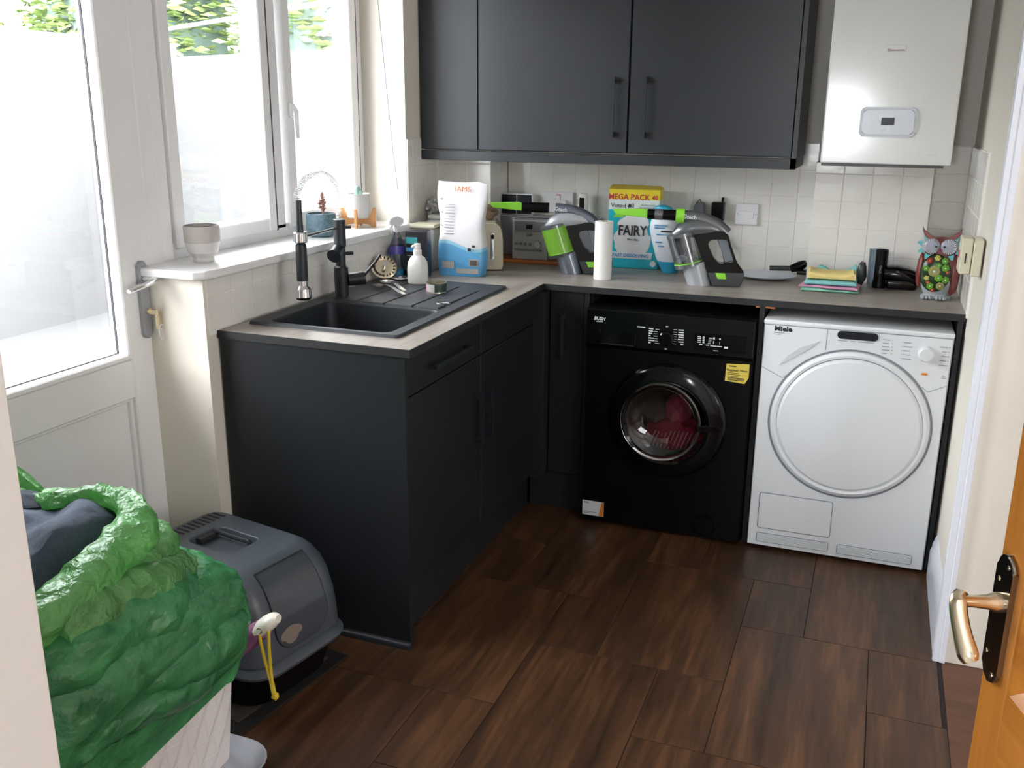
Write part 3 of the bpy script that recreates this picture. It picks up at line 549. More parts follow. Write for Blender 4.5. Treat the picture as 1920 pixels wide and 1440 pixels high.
for x0, x1 in ((.034, .284), (.312, .560)):
    b = B(); prism(b, rrect(x1 - x0, .036, .006, 3, (x0 + x1) / 2, .046), .0002, .004, 'y'); g = ob('vent_grille', b, ['seam'], dy)
    for k in range(6):
        b = B(); box(b, x0 + .002, x1 - .002, -.0022, .002, .0305 + k * .0055, .0345 + k * .0055, .0008); ob('slat', b, ['white'], g)
for x in (.05, .55):
    b = B(); cyl(b, (x, .06, 0), (x, .06, .014), .02); ob('foot', b, ['blackm'], dy)
# ================================================================ BOILER
bo = thing('boiler', 'white wall-hung boiler with small silver control window', 'boiler', (1.547, -.3605, 1.3605))
b = B(); box(b, 0, .4215, 0, .36, 0, .72, .006, 2); ob('casing', b, ['boil'], bo)
b = B(); box(b, .004, .40, .02, .34, -.010, .004); ob('base_tray', b, ['vdark'], bo)
b = B(); prism(b, rrect(.182, .098, .018, 5, .209, .140), -.006, .004, 'y', bev=.004, seg=2); cp = ob('control_surround', b, ['whiteg'], bo)
b = B(); prism(b, rrect(.164, .080, .012, 5, .209, .140), -.0085, -.004, 'y', bev=.002); ob('control_window', b, ['pearl'], cp)
b = B(); box(b, .187, .229, -.0095, -.006, .130, .155); ob('display', b, ['lcd'], cp)
b = B()
for x in (.190, .213): lathe(b, [(.0001, -.0105), (.003, -.0105), (.0035, -.006)], 12, axis='y', c=(x, 0, .114), cap1=False)
lathe(b, [(.0001, -.0105), (.003, -.0105), (.0035, -.006)], 12, axis='y', c=(.180, 0, .154), cap1=False); ob('button', b, ['socket'], cp)
b = B(); box(b, .178, .240, -.002, .002, .364, .388, .001); bd = ob('badge', b, ['boil'], bo)
text('lettering', 'Glow-worm', .0105, 'owlr', bd, (.209, -.0024, .371), off=.0002)
b = B(); box(b, .342, .366, -.0008, .001, .0325, .0355); box(b, .369, .378, -.0008, .001, .0325, .0355); ob('badge_strip', b, ['whiteg'], bo)
# ================================================================ SINK AND TAP
sk = thing('kitchen_sink', 'black composite inset sink with drainer grooves', 'sink', (0, 0, .910))
def R4(x0, x1, y0, y1, z, r): return [(x, y, z) for x, y in rrect(x1 - x0, y1 - y0, r, 4, (x0 + x1) / 2, (y0 + y1) / 2)]
b = B(); loft(b, [R4(.029, .531, -1.617, -.756, .0, .012), R4(.031, .529, -1.615, -.758, .009, .012), R4(.088, .494, -1.600, -1.252, .0095, .03), R4(.092, .490, -1.596, -1.256, .002, .03), R4(.105, .478, -1.58, -1.27, -.185, .05), R4(.25, .34, -1.47, -1.38, -.19, .04)], True, False, True)
ob('basin', b, ['comp'], sk)
for i, (x0, x1) in enumerate(((.105, .187), (.191, .287), (.291, .389), (.393, .484))):
    b = B(); loft(b, [[(x0, -1.245, .0092), (x1, -1.245, .0092), (x1 - .006, -.84 - .04 * (i == 3), .0092), (x0 - .006, -.84, .0092)], [(x0 + .003, -1.243, .0150), (x1 - .003, -1.243, .0150), (x1 - .009, -.86 - .04 * (i == 3), .0110), (x0 - .003, -.86, .0110)]]); ob('drainer_rib', b, ['comp'], sk)
b = B(); lathe(b, [(.0001, -.001), (.006, -.001), (.007, -.008), (.013, -.008), (.016, -.003), (.024, -.002), (.026, .004)], 28, axis='y', c=(.432, -1.275, -.045), cap1=False); o = ob('overflow', b, ['chrome'], sk)
b = B(); lathe(b, [(.024, .009), (.024, .013), (.018, .016), (.0001, .016)], 24, c=(.462, -1.165, 0)); ob('waste_knob', b, ['chrome'], sk)
tp = thing('kitchen_tap', 'black pull-down tap with spring hose beside the sink bowl', 'tap', (.105, -1.195, .919))
b = B(); lathe(b, [(.030, 0), (.030, .006), (.0235, .008), (.0235, .105), (.0165, .110), (.0165, .185)], 24, cap1=False); lathe(b, [(.0165, .17), (.020, .175), (.020, .262), (.010, .264)], 24); ob('column', b, ['tapm'], tp)
b = B(); cyl(b, (.02, .01, .062), (.062, .045, .066), .021, .023); tp2 = ob('mixer_body', b, ['tapm'], tp)
b = B(); tube(b, [(.055, .05, .07), (.085, .08, .115), (.098, .095, .140)], [.0055, .005, .0045], 8); ob('lever', b, ['tapm'], tp2)
b = B(); cyl(b, (.0, -.01, .165), (.006, -.052, .148), .021, .024); ob('side_spout', b, ['tapm'], tp)
b = B(); cyl(b, (.012, .012, .236), (.028, .026, .236), .005); cyl(b, (.012, .012, .150), (.032, .028, .150), .006); ob('clamp_peg', b, ['tapm'], tp)
HY = -.250
b = B(); tube(b, [(0, -.02, .235), (.005, HY + .02, .232)], .0045, 8); lathe(b, [(.019, .217), (.021, .22), (.021, .247), (.019, .25)], 20, c=(.012, HY, 0)); ob('hose_arm', b, ['chrome'], tp)
b = B(); tube(b, [(.012, HY, .345), (.012, HY, .25)], [.0085, .0105], 12); ob('hose', b, ['tapm'], tp)
b = B(); pts = []
for k in range(0, 521):
    t = k / 520; L0 = .05; 
    if t < .12: c = Vector((0, 0, .262 + t / .12 * .06)); dr = Vector((0, 0, 1))
    else:
        a = pi * (t - .12) / .88; c = Vector((.006, HY / 2 + (-HY / 2) * cos(a), .322 + .085 * sin(a) + .02 * (t - .12))); dr = Vector((0, -sin(a), cos(a)))
    u = Vector((1, 0, 0)); v = dr.cross(u).normalized(); q = 2 * pi * k / 10
    pts.append(c + (u * cos(q) + v * sin(q)) * .0095)
tube(b, pts, .0008, 4); ob('spring', b, ['chrome'], tp)
b = B(); lathe(b, [(.012, .215), (.0165, .212), (.0175, .20), (.0175, .10)], 20, c=(.012, HY, 0)); hd = ob('spray_handle', b, ['tapm'], tp)
b = B(); lathe(b, [(.0145, .10), (.0145, .085), (.024, .075), (.026, .050), (.022, .042)], 24, c=(.012, HY, 0)); ob('spray_head', b, ['chrome'], hd)
# small things on the sink
t_ = thing('soap_bottle', 'white pump soap bottle standing on the drainer', 'bottle', (.215, -.845, .9195))
b = B(); lathe(b, [(.034, 0), (.038, .004), (.038, .055), (.035, .078), (.026, .095), (.015, .103), (.014, .108)], 28); ob('bottle_body', b, ['soapw'], t_)
b = B(); lathe(b, [(.0155, .105), (.0155, .122), (.0125, .124), (.0115, .145), (.0001, .147)], 20); tube(b, [(0, 0, .138), (-.012, -.014, .137), (-.014, -.018, .133)], [.006, .005, .004], 8); ob('pump', b, ['soapw'], t_)
t_ = thing('food_tin', 'small open tin with pink and dark label on the drainer', 'tin', (.355, -.985, .9195))
b = B(); lathe(b, [(.034, .0), (.0355, .002), (.0355, .005), (.0345, .007), (.0345, .033), (.0355, .035), (.0355, .038), (.033, .038), (.033, .004), (.0001, .004)], 32, cap1=False); ob('can', b, ['tin'], t_)
b = B(); lathe(b, [(.0349, .007), (.0352, .008), (.0352, .032), (.0349, .033)], 32, cap0=False, cap1=False); ob('label_band', b, [bands('tin_label', 0, -.036, .036, [(0, (.62, .36, .50)), (.28, (.7, .7, .66)), (.62, (.03, .06, .05)), (1, (.03, .06, .05))])], t_)
t_ = thing('drain_strainer', 'round chrome strainer basket leaning against the tiles', 'strainer', (.052, -.80, .962), rot=(radians(52), 0, radians(38)))
b = B(); lathe(b, [(.048, .0), (.049, .003), (.042, .005), (.032, .001), (.030, -.010), (.0001, -.012)], 40, cap0=True, cap1=True); ob('dish', b, ['gold'], t_)
b = B()
for k in range(18):
    a = 2 * pi * k / 18; b2 = Matrix.Rotation(a, 4, 'Z'); box(b, .034, .043, -.0022, .0022, .004, .0056, mtx=b2)
ob('slots', b, ['print_k'], t_)
b = B(); lathe(b, [(.007, 0), (.005, .02), (.009, .026), (.0001, .028)], 16); ob('knob', b, ['chrome'], t_)
t_ = thing('sink_plug', 'flat chrome sink plug lying at the back of the drainer', 'plug', (.112, -.785, .9195))
b = B(); lathe(b, [(.030, 0), (.034, .004), (.030, .008), (.020, .006), (.008, .010), (.0001, .012)], 28); ob('plug_disc', b, ['steel'], t_)
def cutlery(name, label, loc, rz, fork):
    t_ = thing(name, label, 'cutlery', loc, rz, 'cutlery on the drainer'); t_.scale = (1.28, 1.28, 1.28); b = B()
    L = []
    for x, w_, z in ((0, .0042, .004), (.03, .0050, .005), (.07, .0038, .010), (.105, .0030, .012), (.125, .0035, .010)): L.append([(x, -w_ * 1.4, z), (x, w_ * 1.4, z), (x, w_ * 1.4, z + .003), (x, -w_ * 1.4, z + .003)])
    loft(b, L); ob('cutlery_handle', b, ['chrome'], t_); b = B()
    if fork:
        loft(b, [[(x, -w_, z), (x, w_, z), (x, w_, z + .0015), (x, -w_, z + .0015)] for x, w_, z in ((.123, .0035, .010), (.135, .010, .006), (.150, .012, .004))])
        for y in (-.0095, -.0032, .0032, .0095): box(b, .148, .185, y - .0018, y + .0018, .0042, .0058)
        ob('tines', b, ['steel'], t_)
    else:
        g = []
        for i in range(9):
            a = i / 8; x = .122 + .055 * a; w_ = .002 + .017 * math.sqrt(max(0, 1 - (2 * a - 1.05) ** 2 / 1.15)); dep = .006 * sin(pi * a)
            g.append([(x, w_ * s, .0075 - dep * (1 - s * s)) for s in (-1, -.66, -.33, 0, .33, .66, 1)] + [(x, w_ * s, .0088 - dep * (1 - s * s)) for s in (1, .66, .33, 0, -.33, -.66, -1)])
        loft(b, g); ob('spoon_bowl', b, ['chrome'], t_)
    return t_
cutlery('spoon', 'steel spoon lying on the drainer beside the tap, nearer the strainer', (.275, -1.068, .9262), radians(136), False)
cutlery('fork', 'steel fork lying on the drainer, its handle end nearest the tin', (.305, -1.125, .9262), radians(143), True)
# ================================================================ SILL
t_ = thing('stone_pot', 'beige footed pot at the back door end of the sill', 'plant pot', (-.105, -1.625, 1.091)); t_.scale = (.75, .75, 1)
b = B(); lathe(b, [(.040, 0), (.042, .004), (.040, .014), (.058, .028), (.066, .052), (.0665, .06)], 32, cap1=False); ob('pot_foot', b, ['potl'], t_)
b = B(); lathe(b, [(.0665, .058), (.069, .062), (.070, .105), (.066, .107), (.064, .098), (.0001, .096)], 32, cap0=False); ob('pot_rim', b, ['potg'], t_)
b = blob((0, 0, .096), (.058, .058, .012), 2, .3); ob('soil', b, ['soil'], t_)
t_ = thing('blue_pot', 'speckled blue pot with a brown succulent behind the tap', 'plant pot', (-.095, -.985, 1.091)); t_.scale = (.8, .8, .95)
b = B(); lathe(b, [(.045, 0), (.060, .008), (.066, .03), (.066, .086), (.062, .086), (.060, .078), (.0001, .078)], 32); ob('pot', b, ['potb'], t_)
def leaves(b, c, n, r, ln, wd, seed, up=.6):
    rnd = random.Random(seed)
    for k in range(n):
        a = rnd.uniform(0, 2 * pi); e = rnd.uniform(.1, up); l = ln * rnd.uniform(.7, 1.2)
        d = Vector((cos(a) * cos(e * 1.5), sin(a) * cos(e * 1.5), sin(e * 1.5))); s = d.cross(Vector((0, 0, 1))).normalized() * wd; p = Vector(c) + Vector((0, 0, rnd.uniform(0, r)))
        u2 = s.cross(d).normalized() * wd * .35
        loft(b, [[p + s * .3, p + u2 * .3, p - s * .3, p - u2 * .3], [p + d * l * .6 + s, p + d * l * .6 + u2, p + d * l * .6 - s, p + d * l * .6 - u2], [p + d * l + s * .1, p + d * l + u2 * .1, p + d * l - s * .1, p + d * l - u2 * .1]])
b = B(); tube(b, [(.01, .005, .075), (.012, .0, .12)], .005, 8); leaves(b, (.012, 0, .085), 34, .055, .026, .0075, 3, 1.0); ob('succulent', b, ['succ'], t_)
t_ = thing('planter_stand', 'light wooden cross stand holding a concrete pot on the sill', 'plant stand', (-.12, -.675, 1.091), radians(20))
for a in (0, pi / 2):
    b = B(); P = [(-.068, 0), (-.050, 0), (-.042, .010), (0, .014), (.042, .010), (.050, 0), (.068, 0), (.068, .072), (.056, .072), (.046, .044), (.022, .032), (0, .030), (-.022, .032), (-.046, .044), (-.056, .072), (-.068, .072)]
    prism(b, P, -.005 + (.0002 if a else 0), .005, 'y', bev=.001); ob('cross_board', b, ['ply'], t_, rot=(0, 0, a))
t_ = thing('concrete_pot', 'pale concrete pot with small cactus in the wooden stand', 'plant pot', (-.12, -.675, 1.1225))
b = B(); lathe(b, [(.034, 0), (.042, .006), (.046, .05), (.047, .095), (.042, .095), (.041, .086), (.0001, .086)], 32); ob('pot', b, ['potw'], t_)
b = blob((0, 0, .100), (.014, .014, .024), 4, .1, 20); merge(b, blob((.014, 0, .096), (.008, .008, .014), 7, .1, 20)) 
ob('cactus', b, ['cact'], t_)
t_ = thing('blind_cord', 'thin white blind cord hanging beside the window reveal', 'cord')
b = B(); tube(b, [(-.06, -.610, 2.18), (-.05, -.599, 1.916), (-.05, -.515, 1.4), (-.05, -.464, 1.16)], .0014, 6); ob('cord', b, ['print_g'], t_)
b = B(); lathe(b, [(.003, .03), (.006, .022), (.0085, .004), (.006, 0)], 12, c=(-.05, -.462, 1.125)); ob('acorn', b, ['charge' if 0 else 'chargeg'], t_)
# ================================================================ WORKTOP GOODS, LEFT CORNER
ZT = .9103
t_ = thing('spray_bottle', 'clear trigger spray bottle with violet label and blue liquid', 'bottle', (.040, -.665, ZT), radians(68))
b = B(); lathe(b, [(.034, 0), (.037, .004), (.037, .09), (.033, .118), (.020, .145), (.012, .160), (.012, .175)], 28, sy=.7); ob('bottle_body', b, ['clearb'], t_)
b = B(); lathe(b, [(.0001, .003), (.035, .003), (.0355, .022), (.0001, .022)], 28, sy=.7); ob('liquid', b, ['liq'], t_)
b = B(); lathe(b, [(.0373, .085), (.0376, .088), (.0352, .112), (.034, .116)], 28, sy=.7, cap0=False, cap1=False); ob('label_band', b, ['violet'], t_)
b = B(); lathe(b, [(.014, .168), (.014, .19), (.010, .195)], 16); prism(b, [(-.045, .212), (-.04, .198), (.012, .19), (.028, .198), (.030, .215), (.0, .228), (-.03, .224)], -.009, .009, 'y', bev=.003); tube(b, [(-.018, 0, .20), (-.034, 0, .185), (-.030, 0, .165)], [.005, .005, .004], 8); ob('trigger_head', b, ['socket'], t_)
t_ = thing('paper_packet', 'pale grey slim packet behind the spray bottle', 'packet', (.030, -.590, ZT), radians(10)); b = B(); box(b, -.022, .022, -.03, .03, 0, .135, .003); ob('packet_body', b, ['silverb'], t_)
b = B(); box(b, -.018, .018, -.031, -.030, .02, .06, .0); ob('packet_print', b, ['print_g'], t_)
t_ = thing('dark_packet', 'upright dark pack with teal panels beside the cat food bag', 'packet', (.124, -.655, ZT), radians(6))
b = B(); box(b, -.045, .045, -.025, .03, 0, .178, .008, 2); ob('packet_body', b, ['coffee'], t_)
b = B(); box(b, -.040, .006, -.0262, -.0245, .128, .152); ob('teal_panel', b, ['teal'], t_)
b = B(); box(b, -.040, .008, -.0262, -.0245, .098, .113); ob('blue_panel', b, ['blue'], t_)
b = B()
for k in range(5): box(b, -.036 + .01 * (k % 2), .01 + .006 * (k % 3), -.026, -.0245, .032 + k * .012, .035 + k * .012)
ob('lettering', b, ['silverb'], t_)
t_ = thing('beige_caddy', 'beige lidded caddy behind the dark pack', 'container', (.07, -.47, ZT), radians(5)); b = B(); box(b, -.05, .05, -.05, .05, 0, .165, .006, 2); ob('caddy_body', b, ['silverb'], t_); b = B(); box(b, -.053, .053, -.053, .053, .166, .182, .005, 2); ob('lid', b, ['creamp'], t_)
t_ = thing('bread_bin', 'white rounded container topped with crumpled foil in the corner', 'container', (.088, -.315, ZT), radians(2)); b = B(); box(b, -.078, .060, -.09, .085, 0, .185, .03, 4); ob('bin_body', b, ['soapw'], t_); b = B(); box(b, -.06, .045, -.06, .06, .1852, .205, .008, 2); ob('lid', b, ['soapw'], t_)
b = blob((0, 0, .026), (.034, .034, .030), 9, .7, 14, 20, 12); f_ = tag(ob('foil_parcel', b, ['foil'], None, (.035, -.315, 1.1158), sharp=0), 'crumpled silver foil ball on the white container', 'foil')
# cat food bag
catm = bands('cat_food_print', 2, 0, .36, [(0, (.10, .36, .66)), (.14, (.12, .42, .74)), (.30, (.30, .62, .80)), (.335, (.80, .80, .82)), (1, (.85, .85, .86))], .35, .016)
t_ = thing('cat_food_bag', 'tall white and blue pet food bag with orange lettering', 'bag', (.262, -.545, ZT), radians(6))
b = B(); L = []
for i in range(15):
    a = i / 14; z = .352 * a; hw = .088 + .006 * sin(a * 9) + .008 * a; hd = .045 * (1 - a ** 2.2) + .003; y0 = .01 * a
    ring = []
    for k in range(24):
        t = 2 * pi * k / 24; c, s = cos(t), sin(t); x = hw * (abs(c) ** .35) * (1 if c > 0 else -1); y = hd * (abs(s) ** .45) * (1 if s > 0 else -1)
        n_ = noise.noise(Vector((x * 14, y * 9, z * 12 + 3))) * .007
        ring.append((x + n_ * .4, y + y0 + n_ * (1 if a < .98 else .3), z + (.006 * sin(x * 42) if i > 11 else 0)))
    L.append(ring)
loft(b, L); cb = ob('bag_body', b, [catm], t_)
text('lettering', 'IAMS', .026, 'orange', t_, (.005, -.0095, .328), sx=1.15)
b = B()
for k in range(11): box(b, -.062, -.025, -.0385 + k * .0016, -.0365 + k * .0016, .16 + k * .011, .163 + k * .011)
for k in range(3): box(b, -.075 + 0, -.070 + .006, -.042, -.040, .19 + .05 * k, .196 + .05 * k)
ob('small_print', b, ['hifi'], t_)
b = B(); box(b, .040, .078, -.050, -.0475, .040, .068); box(b, -.010, .078, -.0515, -.0475, .012, .030); box(b, -.068, -.02, -.0515, -.0475, .03, .055); ob('label_panel', b, ['silverb'], t_)
b = B()
for k in range(7): box(b, .045 + k * .0045, .047 + k * .0045, -.0515, -.0495, .043, .064)
box(b, .035, .046, -.0485, -.045, .098, .110, mtx=Matrix.Rotation(.0, 4, 'Y')); box(b, .052, .062, -.046, -.043, .112, .121); ob('print_marks', b, ['print_k'], t_)
# toaster
t_ = thing('toaster', 'cream toaster end-on with chrome lever slot beside the pet food bag', 'toaster', (.272, -.325, ZT), radians(22))
b = B(); P = [(-.085, 0), (.085, 0), (.09, .02), (.088, .13), (.075, .170), (.05, .186), (-.05, .186), (-.075, .170), (-.088, .13), (-.09, .02)]
prism(b, [(p[0] * .74, p[1] + .004) for p in P], -.12, .09, 'y', bev=.006, seg=2); tb = ob('toaster_body', b, ['toast'], t_)
b = B(); box(b, .016, .032, -.1235, -.1195, .045, .150, .004, 2); ob('lever_slot', b, ['chrome'], tb); b = B(); box(b, .018, .030, -.136, -.122, .128, .146, .003); ob('lever', b, ['blackm'], tb)
text('lettering', 'TOAST', .016, 'print_g', tb, (-.010, -.1212, .095), (pi / 2, pi / 2, 0)); b = B()
for k in range(5): box(b, -.012, .03, -.1212, -.1195, .018 + k * .005, .0195 + k * .005)
ob('lettering', b, ['print_g'], tb)
b = blob((0, 0, .030), (.036, .06, .030), 12, .4, 10); tag(ob('bread_packet', b, ['bread'], None, (.272, -.315, 1.1035), sharp=0), 'crumpled brown bread packet lying on the toaster', 'packet')
# hi-fi on a board
t_ = thing('chopping_board', 'orange wooden board under the silver radio', 'board', (.43, -.105, ZT)); b = B(); box(b, -.20, .20, -.090, .09, 0, .014, .003); ob('board_slab', b, ['board'], t_)
t_ = thing('grey_cabinet_box', 'long grey metal bread box behind the radio', 'bread box', (.455, -.055, ZT + .0145)); b = B(); box(b, -.215, .215, -.035, .040, 0, .165, .006, 2); ob('box_body', b, ['hifi2'], t_); b = B(); box(b, -.217, .217, -.037, .042, .1655, .171, .002); ob('box_lid', b, ['hifi'], t_)
t_ = thing('radio', 'silver radio with small screen and row of knobs', 'radio', (.404, -.125, ZT + .0145))
b = B(); box(b, -.078, .078, -.05, .028, 0, .165, .004, 2); rb = ob('radio_body', b, ['hifi'], t_)
b = B(); box(b, -.066, .066, -.0535, -.049, .118, .158, .002); box(b, -.012, .012, -.055, -.05, .098, .112, .002); fa = ob('display_surround', b, ['hifi2'], rb); b = B(); box(b, -.014, .014, -.0555, -.053, .128, .147); ob('display', b, ['lcd'], fa)
b = B(); box(b, -.066, .066, -.053, -.049, .108, .114, .001); ob('chrome_strip', b, ['steel'], rb)
b = B(); box(b, -.066, .055, -.0545, -.049, .036, .044, .001); ob('tape_slot', b, ['hifi2'], rb)
for i in range(4):
    b = B(); lathe(b, [(.0001, -.008), (.0055, -.008), (.006, 0)], 14, axis='y', c=(-.058 + i * .020, -.05, .065), cap1=False); ob('knob', b, ['hifi2'], rb)
b = B(); lathe(b, [(.0001, -.008), (.014, -.008), (.016, 0)], 22, axis='y', c=(.038, -.05, .065), cap1=False); ob('volume_knob', b, ['steel'], rb)
t_ = thing('twin_display', 'small black twin-panel display in white frame on the grey box', 'display', (.306, -.063, ZT + .187))
b = B(); box(b, -.073, .073, -.008, .012, 0, .091, .003); ob('display_frame', b, ['socket'], t_)
for x0, x1 in ((-.068, -.001), (.003, .068)): b = B(); box(b, x0, x1, -.0105, -.007, .004, .085, .001); ob('dark_panel', b, ['lcd'], t_)
b = B(); tube(b, resmooth([(-.003, -.0115, .02), (.003, -.0115, .035), (.001, -.0115, .055)], 3), .0018, 6); ob('bright_mark', b, ['socket'], t_)
t_ = thing('indoor_camera', 'white rounded indoor camera with black face on the grey box', 'camera', (.598, -.055, ZT + .187))
b = B(); lathe(b, [(.026, 0), (.026, .006), (.008, .010), (.008, .016), (.021, .020), (.022, .092), (.018, .099), (.0001, .100)], 24, sy=.9); ob('camera_body', b, ['soapw'], t_); b = B(); box(b, -.012, .010, -.0215, -.016, .034, .084, .003); ob('camera_face', b, ['black'], t_)
# sockets on the wall
t_ = thing('double_socket', 'white double wall socket with red switch above the radio', 'socket', (.468, -.0065, 1.152)); b = B(); box(b, -.075, .075, -.010, 0, -.044, .044, .003); ob('socket_plate', b, ['socket'], t_)
b = B(); box(b, -.016, -.004, -.014, -.009, .01, .030, .001); box(b, .004, .016, -.014, -.009, .01, .030, .001); ob('rocker_switch', b, ['socket'], t_); b = B(); box(b, -.004, .018, -.0112, -.0095, .030, .033); box(b, .016, .018, -.0112, -.0095, .010, .033); ob('red_mark', b, ['red'], t_)
b = B(); box(b, .030, .052, -.045, -.009, -.030, .010, .005, 2); ob('plug', b, ['socket'], t_)
b = B()
for x in (-.05, -.036): box(b, x, x + .004, -.0108, -.009, -.015, -.006)
ob('pin_hole', b, ['print_k'], t_)
t_ = thing('blank_switch_plate', 'white blank wall plate right of the two black chargers', 'switch', (1.266, -.0065, 1.137)); b = B(); box(b, -.045, .045, -.010, 0, -.043, .043, .003); ob('wall_plate', b, ['socket'], t_)
b = B(); box(b, -.028, .028, -.0125, -.009, -.018, .012, .001); ob('centre_panel', b, ['socket'], t_)
b = B()
for x in (-.036, .036): lathe(b, [(.0001, -.0115), (.003, -.0115), (.003, -.009)], 10, axis='y', c=(x, 0, 0), cap1=False)
ob('screw', b, ['steel'], t_)
t_ = thing('vacuum_charger', 'dark grey charger cradle with pale logo hanging on tiles', 'charger', (1.076, -.0065, 1.145))
b = B(); prism(b, [(-.022, -.04), (.024, -.04), (.026, -.02), (.022, .028), (.008, .036), (-.008, .030), (-.016, .024)], -.034, 0, 'y', bev=.003); tube(b, [(-.012, -.015, .028), (.004, -.015, .045), (.006, -.015, .034)], .003, 6); ob('charger_body', b, ['chargeg'], t_)
text('lettering', 'Gtech', .014, 'print_w', t_, (.002, -.0350, -.022), off=.0002)
b = B(); tube(b, resmooth([(-.02, -.02, -.035), (-.030, -.02, -.055), (-.022, -.015, -.09)], 4), .002, 6); ob('cable', b, ['chargeg'], t_)
t_ = thing('power_adapter', 'black power adapter with dangling lead on tiled wall', 'adapter', (1.155, -.0065, 1.145)); b = B(); box(b, -.025, .024, -.045, 0, -.037, .037, .004, 2); box(b, .010, .018, -.02, 0, .036, .055, .002); ob('adapter_body', b, ['blackm'], t_)
b = B(); tube(b, resmooth([(.022, -.03, -.03), (.026, -.025, -.07), (.028, -.022, -.1)], 4), .002, 6); tube(b, [(.028, -.022, -.095), (.040, -.03, -.125), (.052, -.035, -.142)], [.005, .007, .009], 8); tube(b, resmooth([(.050, -.03, -.14), (.052, -.02, -.18), (.062, -.02, -.215)], 4), .0016, 6); ob('lead', b, ['blackm'], t_)
t_ = thing('wall_thermostat', 'cream thermostat boxes on the right wall above the worktop end', 'thermostat', (W - .0, -.815, 1.128))
b = B(); box(b, -.058, -.028, -.050, .050, -.052, .052, .003); ob('thermostat_cover', b, ['creamp'], t_); b = B(); box(b, -.026, .0, -.055, .052, -.057, .050, .003); ob('back_box', b, ['creamp'], t_)
b = B(); box(b, -.060, -.057, -.0, .018, -.01, .010); ob('thermostat_window', b, ['red'], t_); b = B(); box(b, -.046, -.042, -.0515, -.049, -.02, .01); ob('slide_switch', b, ['print_k'], t_)
# ================================================================ DETERGENT, COMFORT, ROLL
t_ = thing('washing_powder_box', 'large turquoise washing powder box with yellow banner', 'box', (.835, -.105, ZT), radians(3))
fb = bands('powder_print', 2, 0, .32, [(0, (.02, .44, .55)), (.03, (.02, .46, .57)), (.735, (.72, .80, .78)), (.86, (.80, .66, .03)), (1, (.80, .66, .03))], .4)
b = B(); box(b, -.104, .104, -.035, .045, 0, .318, .002); fbx = ob('carton', b, [fb], t_)
b = B()
loft(b, [[(-.104, -.035, .318), (.104, -.035, .318), (.104, .045, .318), (-.104, .045, .318)], [(-.096, -.012, .334), (.100, -.008, .330), (.100, .0, .330), (-.096, .0, .334)]]); ob('torn_flap', b, [M['yellow']], t_)
text('lettering', 'MEGA PACK', .032, 'red', fbx, (-.022, -.036, .286), off=.0005, sx=.95); text('lettering', '40', .024, 'red', fbx, (.083, -.036, .286), off=.0006)
text('lettering', 'Voted', .025, 'print_k', fbx, (-.064, -.036, .252)); text('lettering', '#1', .025, 'print_k', fbx, (-.012, -.036, .252), off=.0006); text('lettering', 'laundry brand\nfor sensitive skin', .0100, 'print_g', fbx, (.056, -.036, .252))
b = blob((0, -.0352, .135), (.068, .0022, .085), 6, .35, 12, 36, 18); ob('white_burst', b, ['socket'], fbx, label='white splash print')
text('lettering', 'FAIRY', .058, 'print_k', fbx, (-.003, -.0395, .152), off=.0009, sx=.78); text('lettering', 'Non Bio', .013, 'print_k', fbx, (0, -.0395, .118))
text('lettering', 'FAST DISSOLVING', .0185, 'blue', fbx, (-.008, -.0375, .052), shear=.15, off=.0006)
b = B(); prism(b, [(-.088, .040), (.078, .040), (.082, .066), (-.084, .066)], -.0368, -.034, 'y'); ob('print_banner', b, ['socket'], fbx)
b = B(); lathe(b, [(.0001, -.0362), (.012, -.0362), (.012, -.034)], 20, axis='y', c=(.086, 0, .022), cap1=False); ob('print_badge', b, ['socket'], fbx)
b = B(); prism(b, [(-.085, .205), (-.045, .205), (-.03, .22), (-.07, .222)], -.0362, -.034, 'y'); ob('green_mark', b, ['lime'], fbx)
t_ = thing('softener_bottle', 'leaning white fabric softener bottle with turquoise cap and base', 'bottle', (1.0, -.175, ZT), 0)
sm = bands('softener_print', 2, 0, .28, [(0, (.02, .34, .55)), (.16, (.74, .80, .86)), (1, (.76, .82, .88))], .3)
b = B(); L = []
for z, w_, dp, x in ((0, .030, .025, .0), (.01, .034, .028, 0), (.06, .046, .032, -.012), (.12, .054, .033, -.022), (.17, .056, .033, -.032), (.20, .050, .031, -.034), (.215, .044, .028, -.034)): L.append([(x + w_ * cos(a), dp * sin(a), z) for a in [2 * pi * k / 28 for k in range(28)]])
loft(b, L); sb = ob('bottle_body', b, [sm], t_)
b = B(); loft(b, [[(x + w_ * cos(a), dp * sin(a), z) for a in [2 * pi * k / 28 for k in range(28)]] for z, w_, dp, x in ((.2155, .044, .028, -.034), (.22, .047, .030, -.034), (.24, .044, .029, -.036), (.258, .032, .023, -.038), (.265, .012, .010, -.038))]); ob('cap', b, ['cyan'], t_)
b = B()
for z, x0, x1, m in ((.185, -.062, -.012, 0), (.176, -.062, -.02, 0), (.150, -.052, -.012, 0), (.12, -.055, -.03, 0), (.105, -.045, -.02, 0)): box(b, x0, x1, -.0345, -.030, z, z + .004)
ob('print_marks', b, ['blue'], sb)
b = B(); box(b, -.035, .012, -.035, -.030, .162, .168); ob('print_bar', b, ['print_k'], sb)
t_ = thing('kitchen_roll', 'tall slim white paper roll standing near the worktop edge', 'paper roll', (.793, -.425, ZT))
b = B(); lathe(b, [(.034, 0), (.0345, .002), (.0345, .216), (.034, .2185), (.013, .2185), (.013, .19), (.0001, .19)], 32); ob('paper', b, ['paper'], t_)
b = B(); lathe(b, [(.0131, .217), (.0131, .2195), (.0115, .2195), (.0115, .195)], 24, cap0=False, cap1=False); ob('core', b, ['bread'], t_)
